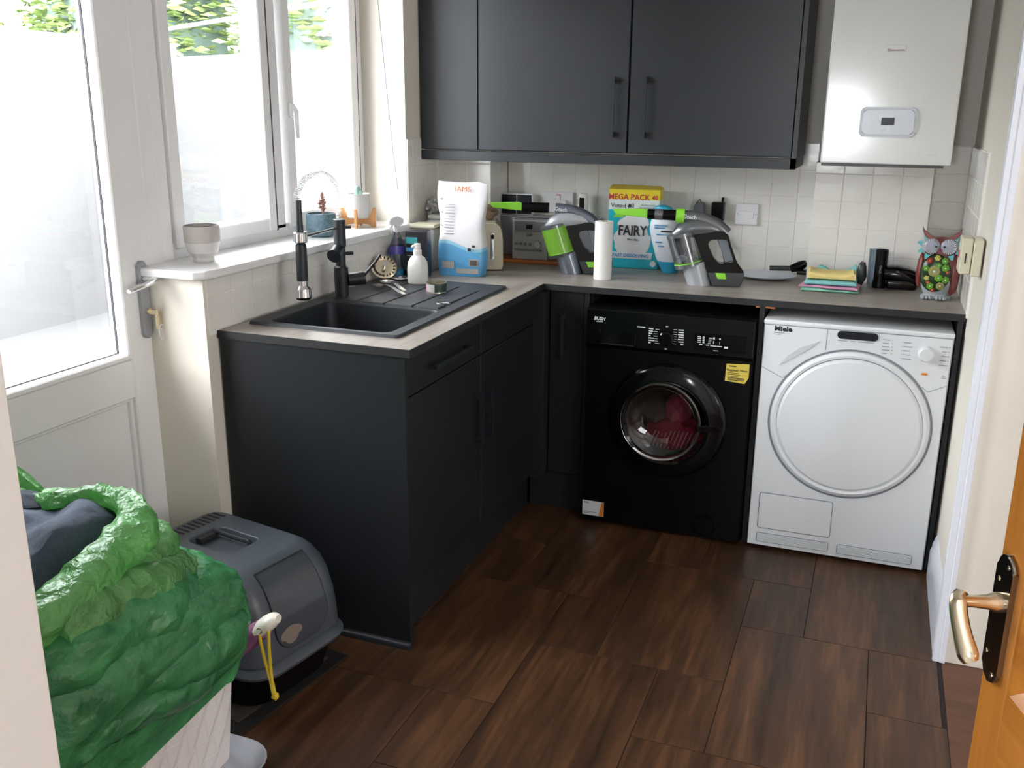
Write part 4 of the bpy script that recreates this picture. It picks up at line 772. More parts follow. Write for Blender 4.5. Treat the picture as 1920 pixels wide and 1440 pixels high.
# ================================================================ HANDHELD VACUUMS
def vac(label, loc, rz, green):
    k1, k2 = 3.698e-4, 3.85e-4
    def Q(u, v): return ((u - 1237) * k1, (1104 - v) * k2)
    def q3(u, v, y=0): a = Q(u, v); return (a[0], y, a[1])
    t_ = thing('handheld_vacuum', label, 'vacuum cleaner', loc, rz)
    b = B(); prism(b, [Q(*p) for p in ((1185, 968), (1548, 962), (1540, 1040), (1512, 1104), (1240, 1104))], -.034, .034, 'y', bev=.006, seg=2); bt = ob('battery', b, ['vdark'], t_)
    b = B(); prism(b, [Q(*p) for p in ((1262, 970), (1362, 972), (1378, 1028), (1290, 1028))], -.038, -.031, 'y', bev=.002); ob('battery_clip', b, ['lime'], bt)
    out = [(1035, 625), (1060, 585), (1130, 572), (1330, 572), (1368, 615), (1400, 700), (1465, 862), (1548, 964), (1185, 970), (1120, 830)]
    inn = [(1180, 715), (1180, 690), (1200, 665), (1300, 655), (1362, 662), (1380, 720), (1440, 845), (1425, 878), (1300, 888), (1240, 830)]
    b = B(); t = B(); L = [[q3(*p, -.027) for p in out], [q3(*p, -.027) for p in inn], [q3(*p, .027) for p in inn], [q3(*p, .027) for p in out]]
    loft(t, L, wrap=True); bmesh.ops.bevel(t, geom=t.edges[:], offset=.003, segments=2, affect='EDGES'); merge(b, t); ob('handle_body', b, ['black'], t_)
    b = B(); prism(b, [Q(*p) for p in ((1260, 655), (1366, 655), (1442, 860), (1350, 888), (1310, 760))], -.008, .02, 'y', bev=.003); ob('grip_inlay', b, ['vblue'], t_)
    a0, a1, a2 = q3(905, 615), q3(1003, 900), q3(1118, 1120)
    b = B(); tube(b, [q3(912, 640), a0, q3(903, 605)], [.053, .053, .046], 32); ob('bin_collar', b, ['vgrey'], t_)
    b = B(); tube(b, [q3(908, 622), a1], [.0525, .0525], 36, caps=False); ob('dust_bin', b, ['gbin' if green else 'bin'], t_)
    b = B(); tube(b, [q3(915, 640), q3(995, 880)], [.030, .022], 20); ob('inner_filter', b, ['vgrey'], t_)
    if not green:
        b = blob(q3(985, 860), (.032, .034, .020), 4, .4); ob('dust', b, ['lint'], t_)
    b = B(); tube(b, [q3(1000, 892), q3(1010, 922)], [.0535, .0535], 36); co = ob('lower_collar', b, ['vdark' if green else 'vgrey'], t_)
    b = B(); tube(b, [q3(998, 884), q3(1000, 892)], [.0538, .0538], 36); ob('lime_ring', b, ['lime'], co)
    b = B(); tube(b, [q3(1050, 900), q3(1120, 1105), q3(1150, 1190)], [.045, .042, .040], 30)
    bmesh.ops.bisect_plane(b, geom=b.verts[:] + b.edges[:] + b.faces[:], plane_co=(0, 0, .0003), plane_no=(0, 0, -1), clear_outer=True); ob('motor_housing', b, ['vblue' if green else 'pearl'], t_)
    b = B(); tube(b, [q3(*p) for p in ((830, 640), (900, 600), (980, 570), (1080, 556), (1200, 560), (1320, 590))], [.012, .028, .034, .034, .030, .022], 20); ob('motor_cap', b, ['pearl' if green else 'vgrey'], t_)
    b = B(); pts = resmooth([(*q3(925, 455), .0225), (*q3(1040, 462), .0230), (*q3(1160, 492), .0240), (*q3(1270, 545), .0255), (*q3(1345, 610), .026)], 4)
    tube(b, [p[:3] for p in pts], [p[3] for p in pts], 24); ho = ob('suction_neck', b, ['vblue' if green else 'vgrey'], t_)
    text('lettering', 'Gtech', .020, 'print_w', ho, (*q3(985, 455, -.0234),), (pi / 2, .1, 0), off=.0004)
    if green: b = B(); prism(b, [Q(1310, 520), Q(1345, 545), Q(1355, 575), Q(1330, 590), Q(1300, 560)], -.020, .02, 'y', bev=.002); ob('release_button', b, ['lime'], ho)
    else: b = B(); tube(b, [q3(848, 450), q3(932, 452)], [.0262, .0268], 28); ob('neck_ring', b, ['lime'], ho)
    b = B(); tube(b, [q3(570, 440), q3(855, 446)], [.0185, .0200], 24); nz = ob('nozzle_tube', b, ['blackm'], t_)
    if not green: b = B(); tube(b, [q3(640, 441), q3(720, 443)], [.0200, .0203], 24); ob('nozzle_band', b, ['vgrey'], nz)
    b = B(); y0, y1 = -.012, .012
    loft(b, [[q3(222, 402, y0 * .5), q3(222, 402, y1 * .5), q3(262, 452, y1 * .6), q3(262, 452, y0 * .6)], [q3(540, 392, y0), q3(540, 392, y1), q3(585, 476, y1), q3(585, 476, y0)], [q3(600, 415, y0 * .8), q3(600, 415, y1 * .8), q3(620, 472, y1 * .8), q3(620, 472, y0 * .8)]]); bmesh.ops.bevel(b, geom=b.edges[:], offset=.002, segments=1, affect='EDGES'); ob('crevice_tip', b, ['lime'], nz)
    return t_
vac('handheld vacuum with clear bin and lime neck ring, right of the turquoise box', (1.205, -.40, ZT), radians(11), False)
vac('handheld vacuum with green bin, left of the paper roll', (.690, -.335, ZT), radians(15), True)
# ================================================================ RIGHT END OF THE WORKTOP
t_ = thing('serving_plate', 'clear shallow plate lying on the worktop behind the clear-bin vacuum', 'plate', (1.37, -.155, ZT))
b = B(); lathe(b, [(.05, .0), (.09, .004), (.118, .012), (.119, .014), (.088, .007), (.0001, .004)], 40, sy=.8); ob('plate_dish', b, ['traym'], t_)
t_ = thing('floor_brush_tool', 'black vacuum brush attachment with bent neck by the wall', 'vacuum tool', (1.44, -.09, ZT + .013))
b = B(); tube(b, [(-.06, 0, .016), (.03, 0, .020)], .010, 12); ob('neck', b, ['vdark'], t_)
b = B(); tube(b, [(.02, 0, .018), (.052, 0, .030), (.075, -.005, .044)], [.014, .020, .013], 14); box(b, .045, .10, -.028, .028, .0, .018, .005, 2); ob('brush_head', b, ['blackm'], t_)
cl = [('c_mint', .0, .098, .064, 2, 'mint green folded cloth, lowest of the stack'), ('c_pink', .0115, .100, .062, -6, 'pink folded cloth, second from the bottom of the stack'), ('c_aqua', .023, .088, .060, 1, 'aqua folded cloth under the yellow one'), ('c_yel', .042, .082, .055, 3, 'yellow folded cloth on top of the stack')]
for i, (m, z, w_, dp, rz, lab) in enumerate(cl):
    b = B(); hh = (.011, .011, .0185, .027)[i]; nx, ny = 22, 12; L = []
    ring = []
    for k in range(nx + 1):
        x = -w_ + 2 * w_ * k / nx; cs = []
        for a in range(16):
            t2 = 2 * pi * a / 16; yy = dp * (abs(cos(t2)) ** .5) * (1 if cos(t2) > 0 else -1); zz = hh / 2 + hh / 2 * (abs(sin(t2)) ** .7) * (1 if sin(t2) > 0 else -1)
            n_ = noise.noise(Vector((x * 22 + i * 9, yy * 22, zz * 30))) * .0035
            edge = 1 if abs(x) < w_ * .97 else .7
            up = (.010 * (abs(x) / w_) ** 3 * (1 if i == 3 else 0)) if sin(t2) > 0 else 0
            cs.append((x + n_, yy + n_, max(0, zz * edge + (n_ if sin(t2) > .2 else 0) + up)))
        ring.append(cs)
    loft(b, ring); tag(ob('folded_cloth', b, [m], None, (1.622, -.325, ZT + z), (0, 0, radians(rz))), lab, 'cloth', 'folded cleaning cloths')
b = B(); pts = [(-.07, .03), (-.05, .045), (0, .032), (.05, .040), (.075, .055)]
L = [[(x, -.012, z - .012), (x, .012, z - .012), (x, .012, z + .010 + .012 * (abs(x) / .08)), (x, -.012, z + .010 + .012 * (abs(x) / .08))] for x, z in resmooth([(p[0], p[1]) for p in pts], 5)]
loft(b, L); tag(ob('folded_cloth', b, ['c_aqua'], None, (1.630, -.245, ZT + .012), (0, 0, radians(-4))), 'aqua cloth standing up behind the yellow folded cloth', 'cloth', 'folded cleaning cloths')
t_ = thing('shoe_brush', 'dark red rounded brush standing behind the cloths', 'brush', (1.722, -.190, ZT)); b = blob((0, 0, .045), (.018, .014, .042), 2, .15); 
clampz(b)
ob('brush_body', b, ['vdark'], t_); b = B(); cyl(b, (.0, 0, .04), (.004, 0, .088), .010, .007); ob('brush_grip', b, [mat('dark_maroon', (.05, .012, .02), .3)], t_)
t_ = thing('vacuum_attachments', 'black glossy motor nozzle attachment lying beside the owl', 'vacuum tool', (1.80, -.205, ZT))
b = B(); lathe(b, [(.024, 0), (.0245, .01), (.0215, .03), (.0215, .115), (.022, .118), (.022, .14), (.019, .14), (.018, .11)], 28, cap1=True, c=(-.014, 0, 0)); up = ob('upright_tube', b, ['blackm'], t_)
text('lettering', 'Gtech', .012, 'print_g', up, (-.014, -.0222, .07), (pi / 2, pi / 2, 0))
b = B(); tube(b, [(.0, .0, .055), (.04, 0, .054), (.075, 0, .048), (.11, 0, .038), (.125, -.002, .036)], [.026, .030, .030, .028, .026], 20); box(b, .01, .115, -.028, .028, .0, .035, .010, 2); ob('nozzle_body', b, ['black'], t_)
b = B(); cyl(b, (.045, -.0285, .062), (.045, -.022, .062), .008); ob('release_button', b, ['vdark'], t_)
t_ = thing('glass_tumbler', 'clear upright glass standing behind the black nozzle', 'glass', (1.765, -.163, ZT)); b = B(); lathe(b, [(.020, 0), (.022, .003), (.024, .135), (.0225, .135), (.0205, .006), (.0001, .005)], 28, cap1=False); ob('glass_body', b, ['clearb'], t_)
# owl -------------------------------------------------------------
ow = thing('owl_ornament', 'painted owl ornament with flowered belly and turquoise feathers', 'ornament', (1.972, -.350, ZT), radians(-3))
b = B(); lathe(b, [(.022, .010), (.040, .018), (.055, .05), (.062, .09), (.060, .125), (.050, .155), (.046, .19), (.035, .21), (.0001, .214)], 32, sy=.62); ob('body', b, [bands('owl_body_paint', 2, 0, .22, [(0, (.33, .36, .38)), (.14, (.33, .36, .38)), (.3, (.20, .05, .045)), (1, (.20, .05, .045))], .35)], ow)
b = B(); 
bmesh.ops.create_uvsphere(b, u_segments=32, v_segments=16, radius=1)
def _belly(bb):
    for q in bb.verts: q.co = Vector((q.co.x * .050 - .008, q.co.y * .020 - .028, .092 + q.co.z * .066))
_belly(b)
bel = ob('belly', b, ['odk'], ow)
rnd = random.Random(5)
def onb(x, z): 
    q = 1 - ((x + .008) / .050) ** 2 - ((z - .092) / .066) ** 2
    return -.028 - .020 * math.sqrt(max(0, q))
for i, (x, z, r, m, n) in enumerate(((-.012, .100, .019, 'ooli', 8), (-.030, .135, .010, 'ored', 6), (-.006, .145, .010, 'oy', 6), (.018, .136, .011, 'og', 6), (-.038, .108, .010, 'og', 5), (.022, .112, .012, 'og', 6), (.030, .098, .007, 'ored', 5), (-.034, .075, .009, 'oy', 5), (.004, .078, .013, 'og', 7), (.026, .072, .012, 'og', 6), (.012, .050, .014, 'ooli', 7), (-.020, .048, .012, 'og', 6), (-.012, .034, .008, 'ored', 5), (-.028, .060, .007, 'ored', 5), (.0, .120, .009, 'og', 5))):
    b = B()
    for k in range(n):
        a = 2 * pi * k / n + i; px, pz = x + r * .6 * cos(a), z + r * .6 * sin(a); lathe(b, [(.0001, -.003), (r * .42, -.0015), (r * .45, .002)], 8, axis='y', c=(px, onb(px, pz), pz), cap1=False)
    lathe(b, [(.0001, -.006), (r * .2, -.0045), (r * .22, .0)], 8, axis='y', c=(x, onb(x, z), z), m=1, cap1=False); ob('flower', b, [m, 'socket'], bel)
for sx, ex in ((-1, -.030), (1, .024)):
    b = B(); lathe(b, [(.0001, -.012), (.018, -.011), (.026, -.006), (.027, .004)], 32, axis='y', c=(ex, -.034, .184), cap1=False); e_ = ob('eye_disc', b, ['owle'], ow)
    b = B()
    for k in range(14):
        a = pi * (.55 - .095 * k) * 1 if sx > 0 else pi * (.45 + .095 * k); b2 = Matrix.Translation((ex, -.045, .184)) @ Matrix.Rotation(-a, 4, 'Y'); box(b, .018, .025, -.0015, .003, -.0008, .0008, mtx=b2)
    ob('eye_lashes', b, ['socket'], e_)
    b = B(); lathe(b, [(.0001, -.015), (.0035, -.0135), (.004, -.010)], 12, axis='y', c=(ex - sx * .014, -.034, .184), cap1=False); ob('pupil', b, ['print_k'], e_)
    b = B(); P = [(0, .198), (.016, .212), (.034, .222), (.052, .232), (.063, .250), (.060, .232), (.050, .214), (.030, .205), (.012, .198), (.004, .190)]
    prism(b, [(-.003 + sx * p[0], p[1]) for p in P], -.040, -.024, 'y', bev=.002); ob('brow', b, ['owlr'], ow)
    for k in range(4):
        a = radians(55 - 42 * k); c_ = Vector((ex + sx * .030 * cos(a), 0, .184 + .030 * sin(a))); d_ = Vector((sx * cos(a), 0, sin(a))); s_ = Vector((-d_.z, 0, d_.x)) * .010
        b = B(); loft(b, [[c_ + s_ + Vector((0, y, 0)), c_ + d_ * .018 + s_ * .2 + Vector((0, y, 0)), c_ + d_ * .016 - s_ * .4 + Vector((0, y, 0)), c_ - s_ + Vector((0, y, 0))] for y in (-.036, -.026)]); ob('feather', b, ['owlc'], ow)
b = B(); loft(b, [[(-.010, -.042, .172), (.004, -.042, .172), (-.003, -.040, .180)], [(-.005, -.054, .160), (-.001, -.054, .160), (-.003, -.052, .163)]]); ob('beak', b, ['owlr'], ow)
b = blob((.050, .0, .085), (.020, .030, .070), 3, .1); ob('wing', b, ['owlr'], ow); b = blob((-.056, .0, .095), (.014, .026, .060), 6, .1); ob('wing', b, ['owlr'], ow)
b = B(); lathe(b, [(.048, .0), (.050, .006), (.034, .020), (.028, .024)], 28, sy=.7); ob('base', b, ['owlg'], ow)
for s in (-1, 1):
    for k in range(3):
        b = blob((s * .022 - .004 + (k - 1) * .011, -.040, .007), (.0062, .014, .0068), k, .05); ob('toe', b, ['owlg'], ow)
# ================================================================ LITTER BOX, MAT
t_ = thing('door_mat', 'dark bordered mat under the covered litter box', 'mat', (.14, -2.0, .0004), radians(-9))
b = B(); box(b, -.30, .285, -.215, .22, 0, .006, .002); ob('mat_border', b, ['matk'], t_); b = B(); box(b, -.26, .245, -.175, .18, .006, .008, .001); ob('mat_pile', b, ['matg'], t_)
lb = thing('litter_box', 'grey hooded cat litter box with smoked flap by the end panel', 'litter box', (.185, -1.985, .0085), radians(-11))
def RB(x0, x1, hw, r, z, n=6): return [(x, y, z) for x, y in rrect(x1 - x0, 2 * hw, r, n, (x0 + x1) / 2, 0)]
b = B(); loft(b, [RB(-.20, .215, .135, .07, 0), RB(-.215, .235, .15, .08, .02), RB(-.232, .262, .168, .085, .11), RB(-.240, .278, .176, .085, .122)]); ob('tray', b, ['blackm'], lb)
b = B(); loft(b, [RB(-.243, .285, .181, .085, .118), RB(-.246, .289, .184, .085, .128), RB(-.240, .280, .178, .085, .140), RB(-.236, .262, .172, .085, .150)], True, False, False); ob('rim', b, ['hood'], lb)
hood_prof = [(.150, -.238, .270, .174, .07), (.20, -.236, .268, .173, .07), (.25, -.232, .260, .170, .068), (.30, -.227, .245, .166, .064), (.335, -.221, .226, .160, .06), (.358, -.214, .205, .151, .055), (.372, -.206, .186, .142, .05), (.380, -.196, .168, .132, .045), (.382, -.188, .156, .126, .042)]
b = B(); L = [RB(x0, x1, hw, r, z) for z, x0, x1, hw, r in hood_prof]
L += [RB(-.100, .070, .062, .022, .3825), RB(-.096, .066, .058, .020, .378), RB(-.092, .062, .054, .018, .360)]
loft(b, L, True, False, True); hdo = ob('hood', b, ['hood'], lb, sharp=50)
b = B(); tube(b, resmooth([(-.08, .030, .366), (-.08, .030, .380), (-.04, .030, .380), (.01, .030, .380), (.05, .030, .380), (.053, .030, .366)], 3), .007, 8); box(b, -.091, -.071, -.03, .03, .364, .380, .004, 2); ob('carry_handle', b, ['hood2'], hdo)
b = B()
for k in range(13): box(b, -.180, -.132, -.112 + k * .0180, -.104 + k * .0180, .3815, .3832)
ob('vent_slots', b, ['hood2'], hdo)
fl = [(z, x1) for z, x0, x1, hw, r in hood_prof]
b = B(); rows = []
import bisect
def front_x(z):
    for (za, xa), (zb, xb) in zip(fl, fl[1:]):
        if za <= z <= zb: return xa + (xb - xa) * (z - za) / (zb - za)
    return fl[0][1]
N = 14
for i in range(N + 1):
    a = i / N; z = .168 + (.370 - .168) * a; hw = .112 * (1 - .12 * a) * math.sqrt(max(.08, 1 - max(0, (.30 - a) / .30) ** 2 * .75))
    rows.append([(front_x(z) + .0045, hw * s * .88, z) for s in [-1 + .2 * k for k in range(11)]])
vs = [[b.verts.new(p) for p in r] for r in rows]; vb = [[b.verts.new((p[0] - .005, p[1], p[2])) for p in r] for r in rows]
for i in range(N):
    for k in range(10): b.faces.new((vs[i][k], vs[i][k + 1], vs[i + 1][k + 1], vs[i + 1][k])); b.faces.new((vb[i][k + 1], vb[i][k], vb[i + 1][k], vb[i + 1][k + 1]))
    b.faces.new((vs[i][0], vs[i + 1][0], vb[i + 1][0], vb[i][0])); b.faces.new((vs[i][10], vb[i][10], vb[i + 1][10], vs[i + 1][10]))
fo = ob('flap', b, ['flap'], lb)
b = B(); tube(b, [Vector(rows[i][0]) for i in range(N + 1)], .0012, 5); tube(b, [Vector(rows[i][10]) for i in range(N + 1)], .0012, 5); tube(b, [Vector(p) for p in rows[0]], .0012, 5); tube(b, [Vector(p) + Vector((0, 0, .001)) for p in rows[-1]], .002, 5, m=0); ob('flap_edge', b, ['hood2'], fo)
b = B(); P = [(front_x(.172 + .05 * .5 * (1 + sin(a))) + .0042, -.045 + .036 * cos(a) * (1 + .15 * sin(3 * a)), .172 + .028 * (1 + sin(a))) for a in [2 * pi * k / 24 for k in range(24)]]
c_ = b.verts.new((front_x(.20) + .0052, -.045, .20)); vv = [b.verts.new(p) for p in P]
for k in range(24): b.faces.new((c_, vv[k], vv[(k + 1) % 24]))
ob('dust_patch', b, ['dust'], fo)
b = B(); prism(b, rrect(.035, .018, .004, 2, .12, .134), -.1855, -.176, 'y'); ob('clip', b, ['hood2'], lb)
# ================================================================ BASKET, BAG, BRUSH
tray = thing('plastic_tray', 'pale plastic tray under the white woven basket', 'tray', (.250, -2.558, 0)); b = B()
loft(b, [RB(-.23, .25, .26, .07, .001), RB(-.245, .272, .283, .085, .020), RB(-.248, .276, .287, .088, .022), RB(-.244, .272, .283, .085, .022), RB(-.226, .25, .262, .07, .005)], True, True, True); ob('tray_shell', b, ['traym'], tray)
bk = thing('laundry_basket', 'white woven-look plastic laundry basket under the green bag', 'basket', (.235, -2.555, .0065))
BH = .42
def bsk(z): s = z / BH; return .185 + .030 * s, .245 + .030 * s
b = B(); loft(b, [RB(-bsk(0)[0], bsk(0)[0], bsk(0)[1], .04, 0), RB(-bsk(BH)[0], bsk(BH)[0], bsk(BH)[1], .045, BH), RB(-bsk(BH)[0] + .008, bsk(BH)[0] - .008, bsk(BH)[1] - .008, .04, BH), RB(-bsk(0)[0] + .008, bsk(0)[0] - .008, bsk(0)[1] - .008, .035, .01)], True, True, True); shell = ob('basket_shell', b, ['bask'], bk)
# woven strips: each vertical column carries slanted raised cells (right face and near face)
def weave(face):
    b = B(); cols = 14 if face == 'x' else 10; rws = 7
    def pt(i, j):
        sI, z = i / cols, .004 + (BH - .008) * j / rws; hx, hy = bsk(z); o = .0006 + (.0105 if (i + j) % 2 else 0) * (0 < i < cols) * (0 < j < rws)
        return (hx + o, -hy + .03 + (2 * hy - .06) * sI, z) if face == 'x' else (-hx + .03 + (2 * hx - .06) * sI, -hy - o, z)
    g = [[b.verts.new(pt(i, j)) for j in range(rws + 1)] for i in range(cols + 1)]
    for i in range(cols):
        for j in range(rws):
            p, q, r, t = g[i][j], g[i + 1][j], g[i + 1][j + 1], g[i][j + 1]
            b.faces.new((p, q, r)); b.faces.new((p, r, t))
            if 1 < i < cols:                                   # raised vertical lace between two columns
                pass
    for i in range(1, cols):
        tube(b, [Vector(pt(i, j)) for j in range(rws + 1)], .0020, 4)
    for j in range(1, rws):
        tube(b, [Vector(pt(i, j)) for i in range(cols + 1)], .0014, 4)
    o = ob('weave_cells', b, ['bask'], bk, sharp=0); o['kind'] = 'stuff'
weave('x'); weave('y')
b = B(); g = [(.2125 + .007 * sin(pi * k / 16), -.02 - .13 * cos(pi * k / 16), .33 - .075 * sin(pi * k / 16)) for k in range(17)]
tube(b, [(p[0] - .004, p[1], p[2]) for p in g], .010, 8, flat=.6); ob('handle_lip', b, ['bask'], bk)
# green bag
bagt = thing('green_plastic_bag', 'crumpled translucent green plastic sack draped over the basket', 'plastic bag', (0, 0, 0))
def crumple(b, amp, fr, seed, ridge=True):
    b.normal_update()
    for v in b.verts:
        p = v.co * fr + Vector((seed, seed * .7, 0)); n1 = noise.noise(p); n2 = 1 - abs(noise.noise(p * 2.3)) * 2
        n3 = 1 - abs(noise.noise(p * 5.1 + Vector((3, 1, 4)))) * 2
        n4 = (1 - abs(noise.noise(Vector((v.co.x * 5, v.co.y * 5, v.co.z * 16)) + Vector((seed, 7, 1)))) * 2) ** 3
        v.co += v.normal * amp * (n1 * .7 + n2 * .45 + n3 * .15 + n4 * .5 - .5)
def roll(name, pts, m, amp, fr, seed, n=34, sub=7, flat=1.0):
    b = B(); P = resmooth(pts, sub); tube(b, [p[:3] for p in P], [p[3] for p in P], n, True, flat=flat); bmesh.ops.recalc_face_normals(b, faces=b.faces[:]); crumple(b, amp, fr, seed); return ob(name, b, [m], bagt, sharp=60)
b = B(); L = []
cxs, cys = .225, -2.60
def ring(hx, hy, z, r=.07, n=96, dz=None, ph=0):
    out = []
    base_ = rrect(2 * hx, 2 * hy, r, 23, cxs, cys)
    for k, (x, y) in enumerate(base_):
        t = math.atan2(y - cys, x - cxs); zz = z + (dz(x, y, t) if dz else 0); out.append((x, y, zz))
    return out
hem = lambda x, y, t: .0 + .03 * sin(3 * t + 1) + (.0 if x < .3 else (-.0))
for hx, hy, z, a in ((.252, .312, .245, 1), (.258, .318, .28, 1), (.268, .316, .33, .8), (.285, .318, .39, .6), (.295, .318, .44, .4), (.285, .305, .50, .2), (.245, .27, .55, .1), (.19, .22, .585, 0)):
    L.append(ring(hx, hy, z, .10, dz=lambda x, y, t, a=a: a * (.018 * sin(2.5 * t + .6) - .03 * max(0, (-y - 2.55)) * 0)))
# subdivide the loops
L2 = []
for i in range(len(L) - 1):
    for k in range(4): L2.append([tuple(a + (c - a) * k / 4 for a, c in zip(p, q)) for p, q in zip(L[i], L[i + 1])])
L2.append(L[-1]); loft(b, L2, True, False, True); bmesh.ops.recalc_face_normals(b, faces=b.faces[:]); crumple(b, .020, 7, 2.3); ob('bag_skirt', b, ['bag'], bagt, sharp=60)
roll('bag_fold', [(.18, -2.36, .50, .03), (.30, -2.385, .505, .045), (.385, -2.42, .50, .062), (.42, -2.52, .52, .074), (.425, -2.64, .545, .080), (.43, -2.76, .545, .078), (.41, -2.86, .52, .06), (.32, -2.91, .50, .05)], 'bag', .022, 9, 5.1)
roll('bag_fold', [(.30, -2.345, .46, .02), (.40, -2.335, .43, .045), (.455, -2.37, .40, .060), (.475, -2.45, .40, .065), (.475, -2.56, .42, .06), (.46, -2.68, .44, .04)], 'bag', .016, 9, 9.4)
roll('bag_rim', [(-.02, -2.45, .675, .018), (.08, -2.470, .682, .022), (.16, -2.465, .700, .026), (.24, -2.455, .712, .030), (.31, -2.455, .708, .034), (.365, -2.49, .690, .042), (.385, -2.56, .672, .046), (.40, -2.66, .655, .048), (.41, -2.76, .64, .046), (.40, -2.84, .61, .044), (.33, -2.89, .57, .04), (.2, -2.91, .56, .03)], 'bag2', .017, 13, 1.7)
roll('bag_fold', [(.34, -2.40, .545, .03), (.40, -2.44, .56, .045), (.43, -2.52, .575, .05), (.44, -2.62, .60, .046), (.445, -2.72, .61, .042), (.44, -2.80, .60, .035)], 'bag2', .016, 11, 3.9)
roll('bag_fold', [(.44, -2.40, .36, .02), (.48, -2.47, .345, .035), (.49, -2.58, .36, .040), (.485, -2.70, .385, .036), (.47, -2.82, .40, .03)], 'bag', .012, 10, 6.3)
roll('bag_rim', [(.30, -2.40, .60, .030), (.35, -2.43, .61, .05), (.375, -2.50, .60, .055), (.39, -2.60, .59, .05), (.36, -2.7, .60, .04)], 'bag2', .012, 12, 7.7)
b = B(); L = [[(.335, -2.40, .50), (.345, -2.37, .50), (.36, -2.40, .50)], [(.335, -2.40, .585), (.345, -2.375, .59), (.36, -2.40, .575)]]; loft(b, L); crumple(b, .004, 20, 1); ob('bag_corner', b, ['bag2'], bagt, sharp=0)
b = B(); loft(b, [[(-.07, -2.44, .765), (-.03, -2.40, .705), (.03, -2.385, .640), (-.07, -2.47, .66)], [(-.07, -2.448, .765), (-.03, -2.408, .705), (.03, -2.393, .64), (-.07, -2.478, .66)]]); ob('bag_tie', b, ['bag2'], bagt, sharp=0)
# clothes in the bag
b = B(); nx = 40; g = [[None] * (nx + 1) for _ in range(nx + 1)]
rowsT = []
for i in range(nx + 1):
    rr_ = []
    for j in range(nx + 1):
        x = -.06 + .48 * i / nx; y = -2.92 + .50 * j / nx; q = ((x - .19) / .30) ** 2 + ((y + 2.66) / .295) ** 2
        z = .56 + .145 * max(0, 1 - q) ** .16 + .016 * sin(34 * (x * .8 + y * .5) + 4 * noise.noise(Vector((x * 6, y * 6, 0)))) + .02 * noise.noise(Vector((x * 9, y * 9, 2))) - 1.6 * max(0, x - .30)
        rr_.append((x, y, z))
    rowsT.append(rr_)
vt = [[b.verts.new(p) for p in r] for r in rowsT]; vbm = [[b.verts.new((p[0], p[1], p[2] - .03)) for p in r] for r in rowsT]
for i in range(nx):
    for j in range(nx):
        b.faces.new((vt[i][j], vt[i + 1][j], vt[i + 1][j + 1], vt[i][j + 1])); b.faces.new((vbm[i][j + 1], vbm[i + 1][j + 1], vbm[i + 1][j], vbm[i][j]))
    b.faces.new((vt[i][0], vbm[i][0], vbm[i + 1][0], vt[i + 1][0])); b.faces.new((vt[i + 1][nx], vbm[i + 1][nx], vbm[i][nx], vt[i][nx])); b.faces.new((vt[0][i + 1], vbm[0][i + 1], vbm[0][i], vt[0][i])); b.faces.new((vt[nx][i], vbm[nx][i], vbm[nx][i + 1], vt[nx][i + 1]))
tag(ob('jeans', b, ['denim'], sharp=60), 'blue-grey folded jeans showing in the mouth of the green sack', 'clothes')
b = blob((.02, -2.48, .672), (.08, .045, .024), 3, .2, 6, 32, 16); tag(ob('dark_garment', b, ['denim2']), 'darker cloth at the back of the green sack mouth', 'clothes')
# brush handle with yellow cord
t_ = thing('brush_handle', 'white and purple brush handle with yellow hanging cord', 'brush', (-.038, .052, -.030))
b = B(); tube(b, [(.38, -2.318, .240), (.44, -2.310, .290), (.490, -2.30, .335), (.516, -2.298, .356)], [.028, .032, .033, .029], 20, flat=.8); br = ob('purple_grip', b, ['purple'], t_)
b = B(); tube(b, resmooth([(.506, -2.299, .352, .0300), (.524, -2.296, .368, .031), (.542, -2.294, .381, .028), (.558, -2.292, .388, .014)], 4) and [p[:3] for p in resmooth([(.506, -2.299, .352, .0300), (.524, -2.296, .368, .031), (.542, -2.294, .381, .028), (.558, -2.292, .388, .014)], 4)], [p[3] for p in resmooth([(.506, -2.299, .352, .0300), (.524, -2.296, .368, .031), (.542, -2.294, .381, .028), (.558, -2.292, .388, .014)], 4)], 20, flat=.62); hnd = ob('white_end', b, ['ivory'], t_)
b = B(); cyl(b, (.525, -2.326, .366), (.525, -2.309, .366), .008); ob('hole', b, ['bread'], hnd)
b = B(); tube(b, resmooth([(.519, -2.305, .366), (.522, -2.322, .358), (.530, -2.322, .30), (.545, -2.32, .225)], 5), .0042, 8); tube(b, resmooth([(.538, -2.305, .378), (.545, -2.318, .355), (.545, -2.32, .30), (.547, -2.32, .225)], 5), .0042, 8); tube(b, [(.546, -2.32, .228), (.550, -2.32, .20)], [.006, .006], 8); ob('cord', b, ['cord'], t_)
b = blob((.553, -2.32, .192), (.009, .008, .010), 2, .3); ob('cord_knot', b, ['cord'], t_)
# ================================================================ OPEN WOODEN DOOR ON THE RIGHT
import mathutils
dl = thing('door_2', 'orange stained pine door standing open at the right edge', 'door', (2.19, -3.47, 0), math.atan2(.9462, -.3235)); dl['kind'] = 'structure'; del dl['category']
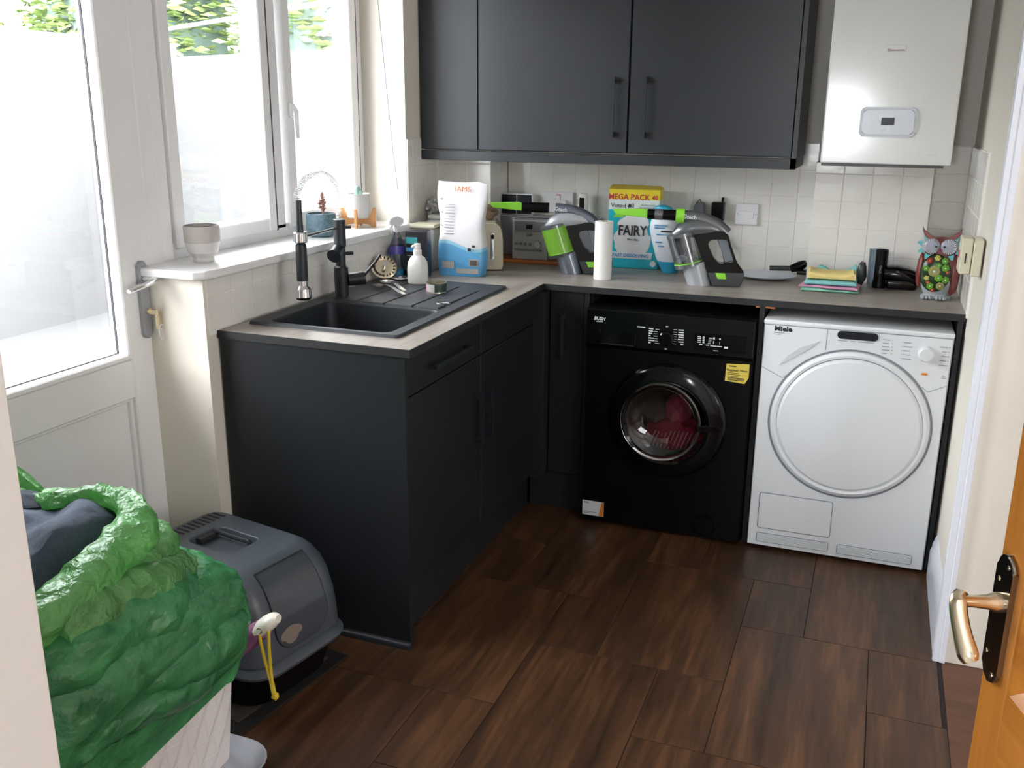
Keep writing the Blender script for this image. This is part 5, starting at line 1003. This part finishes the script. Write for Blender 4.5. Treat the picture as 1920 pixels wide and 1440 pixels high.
# local x runs from hinge to leading edge, local +y is the side seen from the camera
TH = .04
b = B(); box(b, .70 - .0, .762, -TH, 0, .005, 1.99, .002); box(b, 0, .095, -TH, 0, .005, 1.99, .002); ob('door_stile', b, ['pine'], dl)
b = B(); 
for z0, z1 in ((.005, .22), (.72, .86), (1.88, 1.99)): box(b, .095, .70, -TH, 0, z0, z1)
ob('door_rail', b, ['pinex'], dl)
for z0, z1 in ((.22, .72), (.86, 1.88)):
    b = B(); box(b, .095, .70, -TH * .75, -TH * .25, z0, z1); pn = ob('door_panel', b, ['pine'], dl)
    b = B(); Lp = []
    for dx, y in ((0, -.001), (.006, -.001), (.014, -.006), (.020, -.010)): Lp.append([(.095 + dx, y, z0 + dx), (.70 - dx, y, z0 + dx), (.70 - dx, y, z1 - dx), (.095 + dx, y, z1 - dx)])
    loft(b, Lp, True, False, False); ob('panel_moulding', b, ['pinex'], pn)
pc = (.735, .945)
b = B(); Pp = rrect(.040, .170, .019, 6, *pc); prism(b, Pp, 0.0, .007, 'y', bev=.003, seg=2); hp = ob('handle_plate', b, ['chromed'], dl)
b = B()
for dx, dz in ((-.008, .072), (.010, .050), (-.008, -.072), (.012, -.050)): lathe(b, [(.0001, .0085), (.003, .008), (.0038, .006)], 10, axis='y', c=(pc[0] + dx, 0, pc[1] + dz), cap1=False)
ob('screw', b, ['gold'], hp)
b = B(); tube(b, [(.735, .006, .968), (.735, .014, .968), (.735, .022, .968), (.735, .042, .969), (.735, .052, .969)], [.0125, .012, .009, .0075, .0085], 18); ob('spindle', b, ['gold'], hp)
b = B(); pts = resmooth([(.742, .050, .976, .0085), (.735, .056, .970, .0105), (.727, .057, .956, .0105), (.715, .055, .936, .011), (.703, .051, .916, .0125), (.698, .048, .908, .009)], 4); tube(b, [p[:3] for p in pts], [p[3] for p in pts], 16, flat=.62); ob('lever', b, ['gold'], hp)

for o in bpy.data.objects:
    if o.parent and o.name.split('.')[0] in ('printed_markings', 'small_print', 'slots', 'screw', 'button', 'eye_lashes', 'print_marks', 'stripes', 'vent_slots', 'pin_hole', 'flap_edge', 'label_panel', 'clamp_peg', 'red_mark', 'rocker_switch') or (o.parent and o.name.startswith('lettering') and o.parent.name.split('.')[0] in ('yellow_label', 'white_label', 'toaster_body', 'dark_packet')):
        o['kind'] = 'stuff'
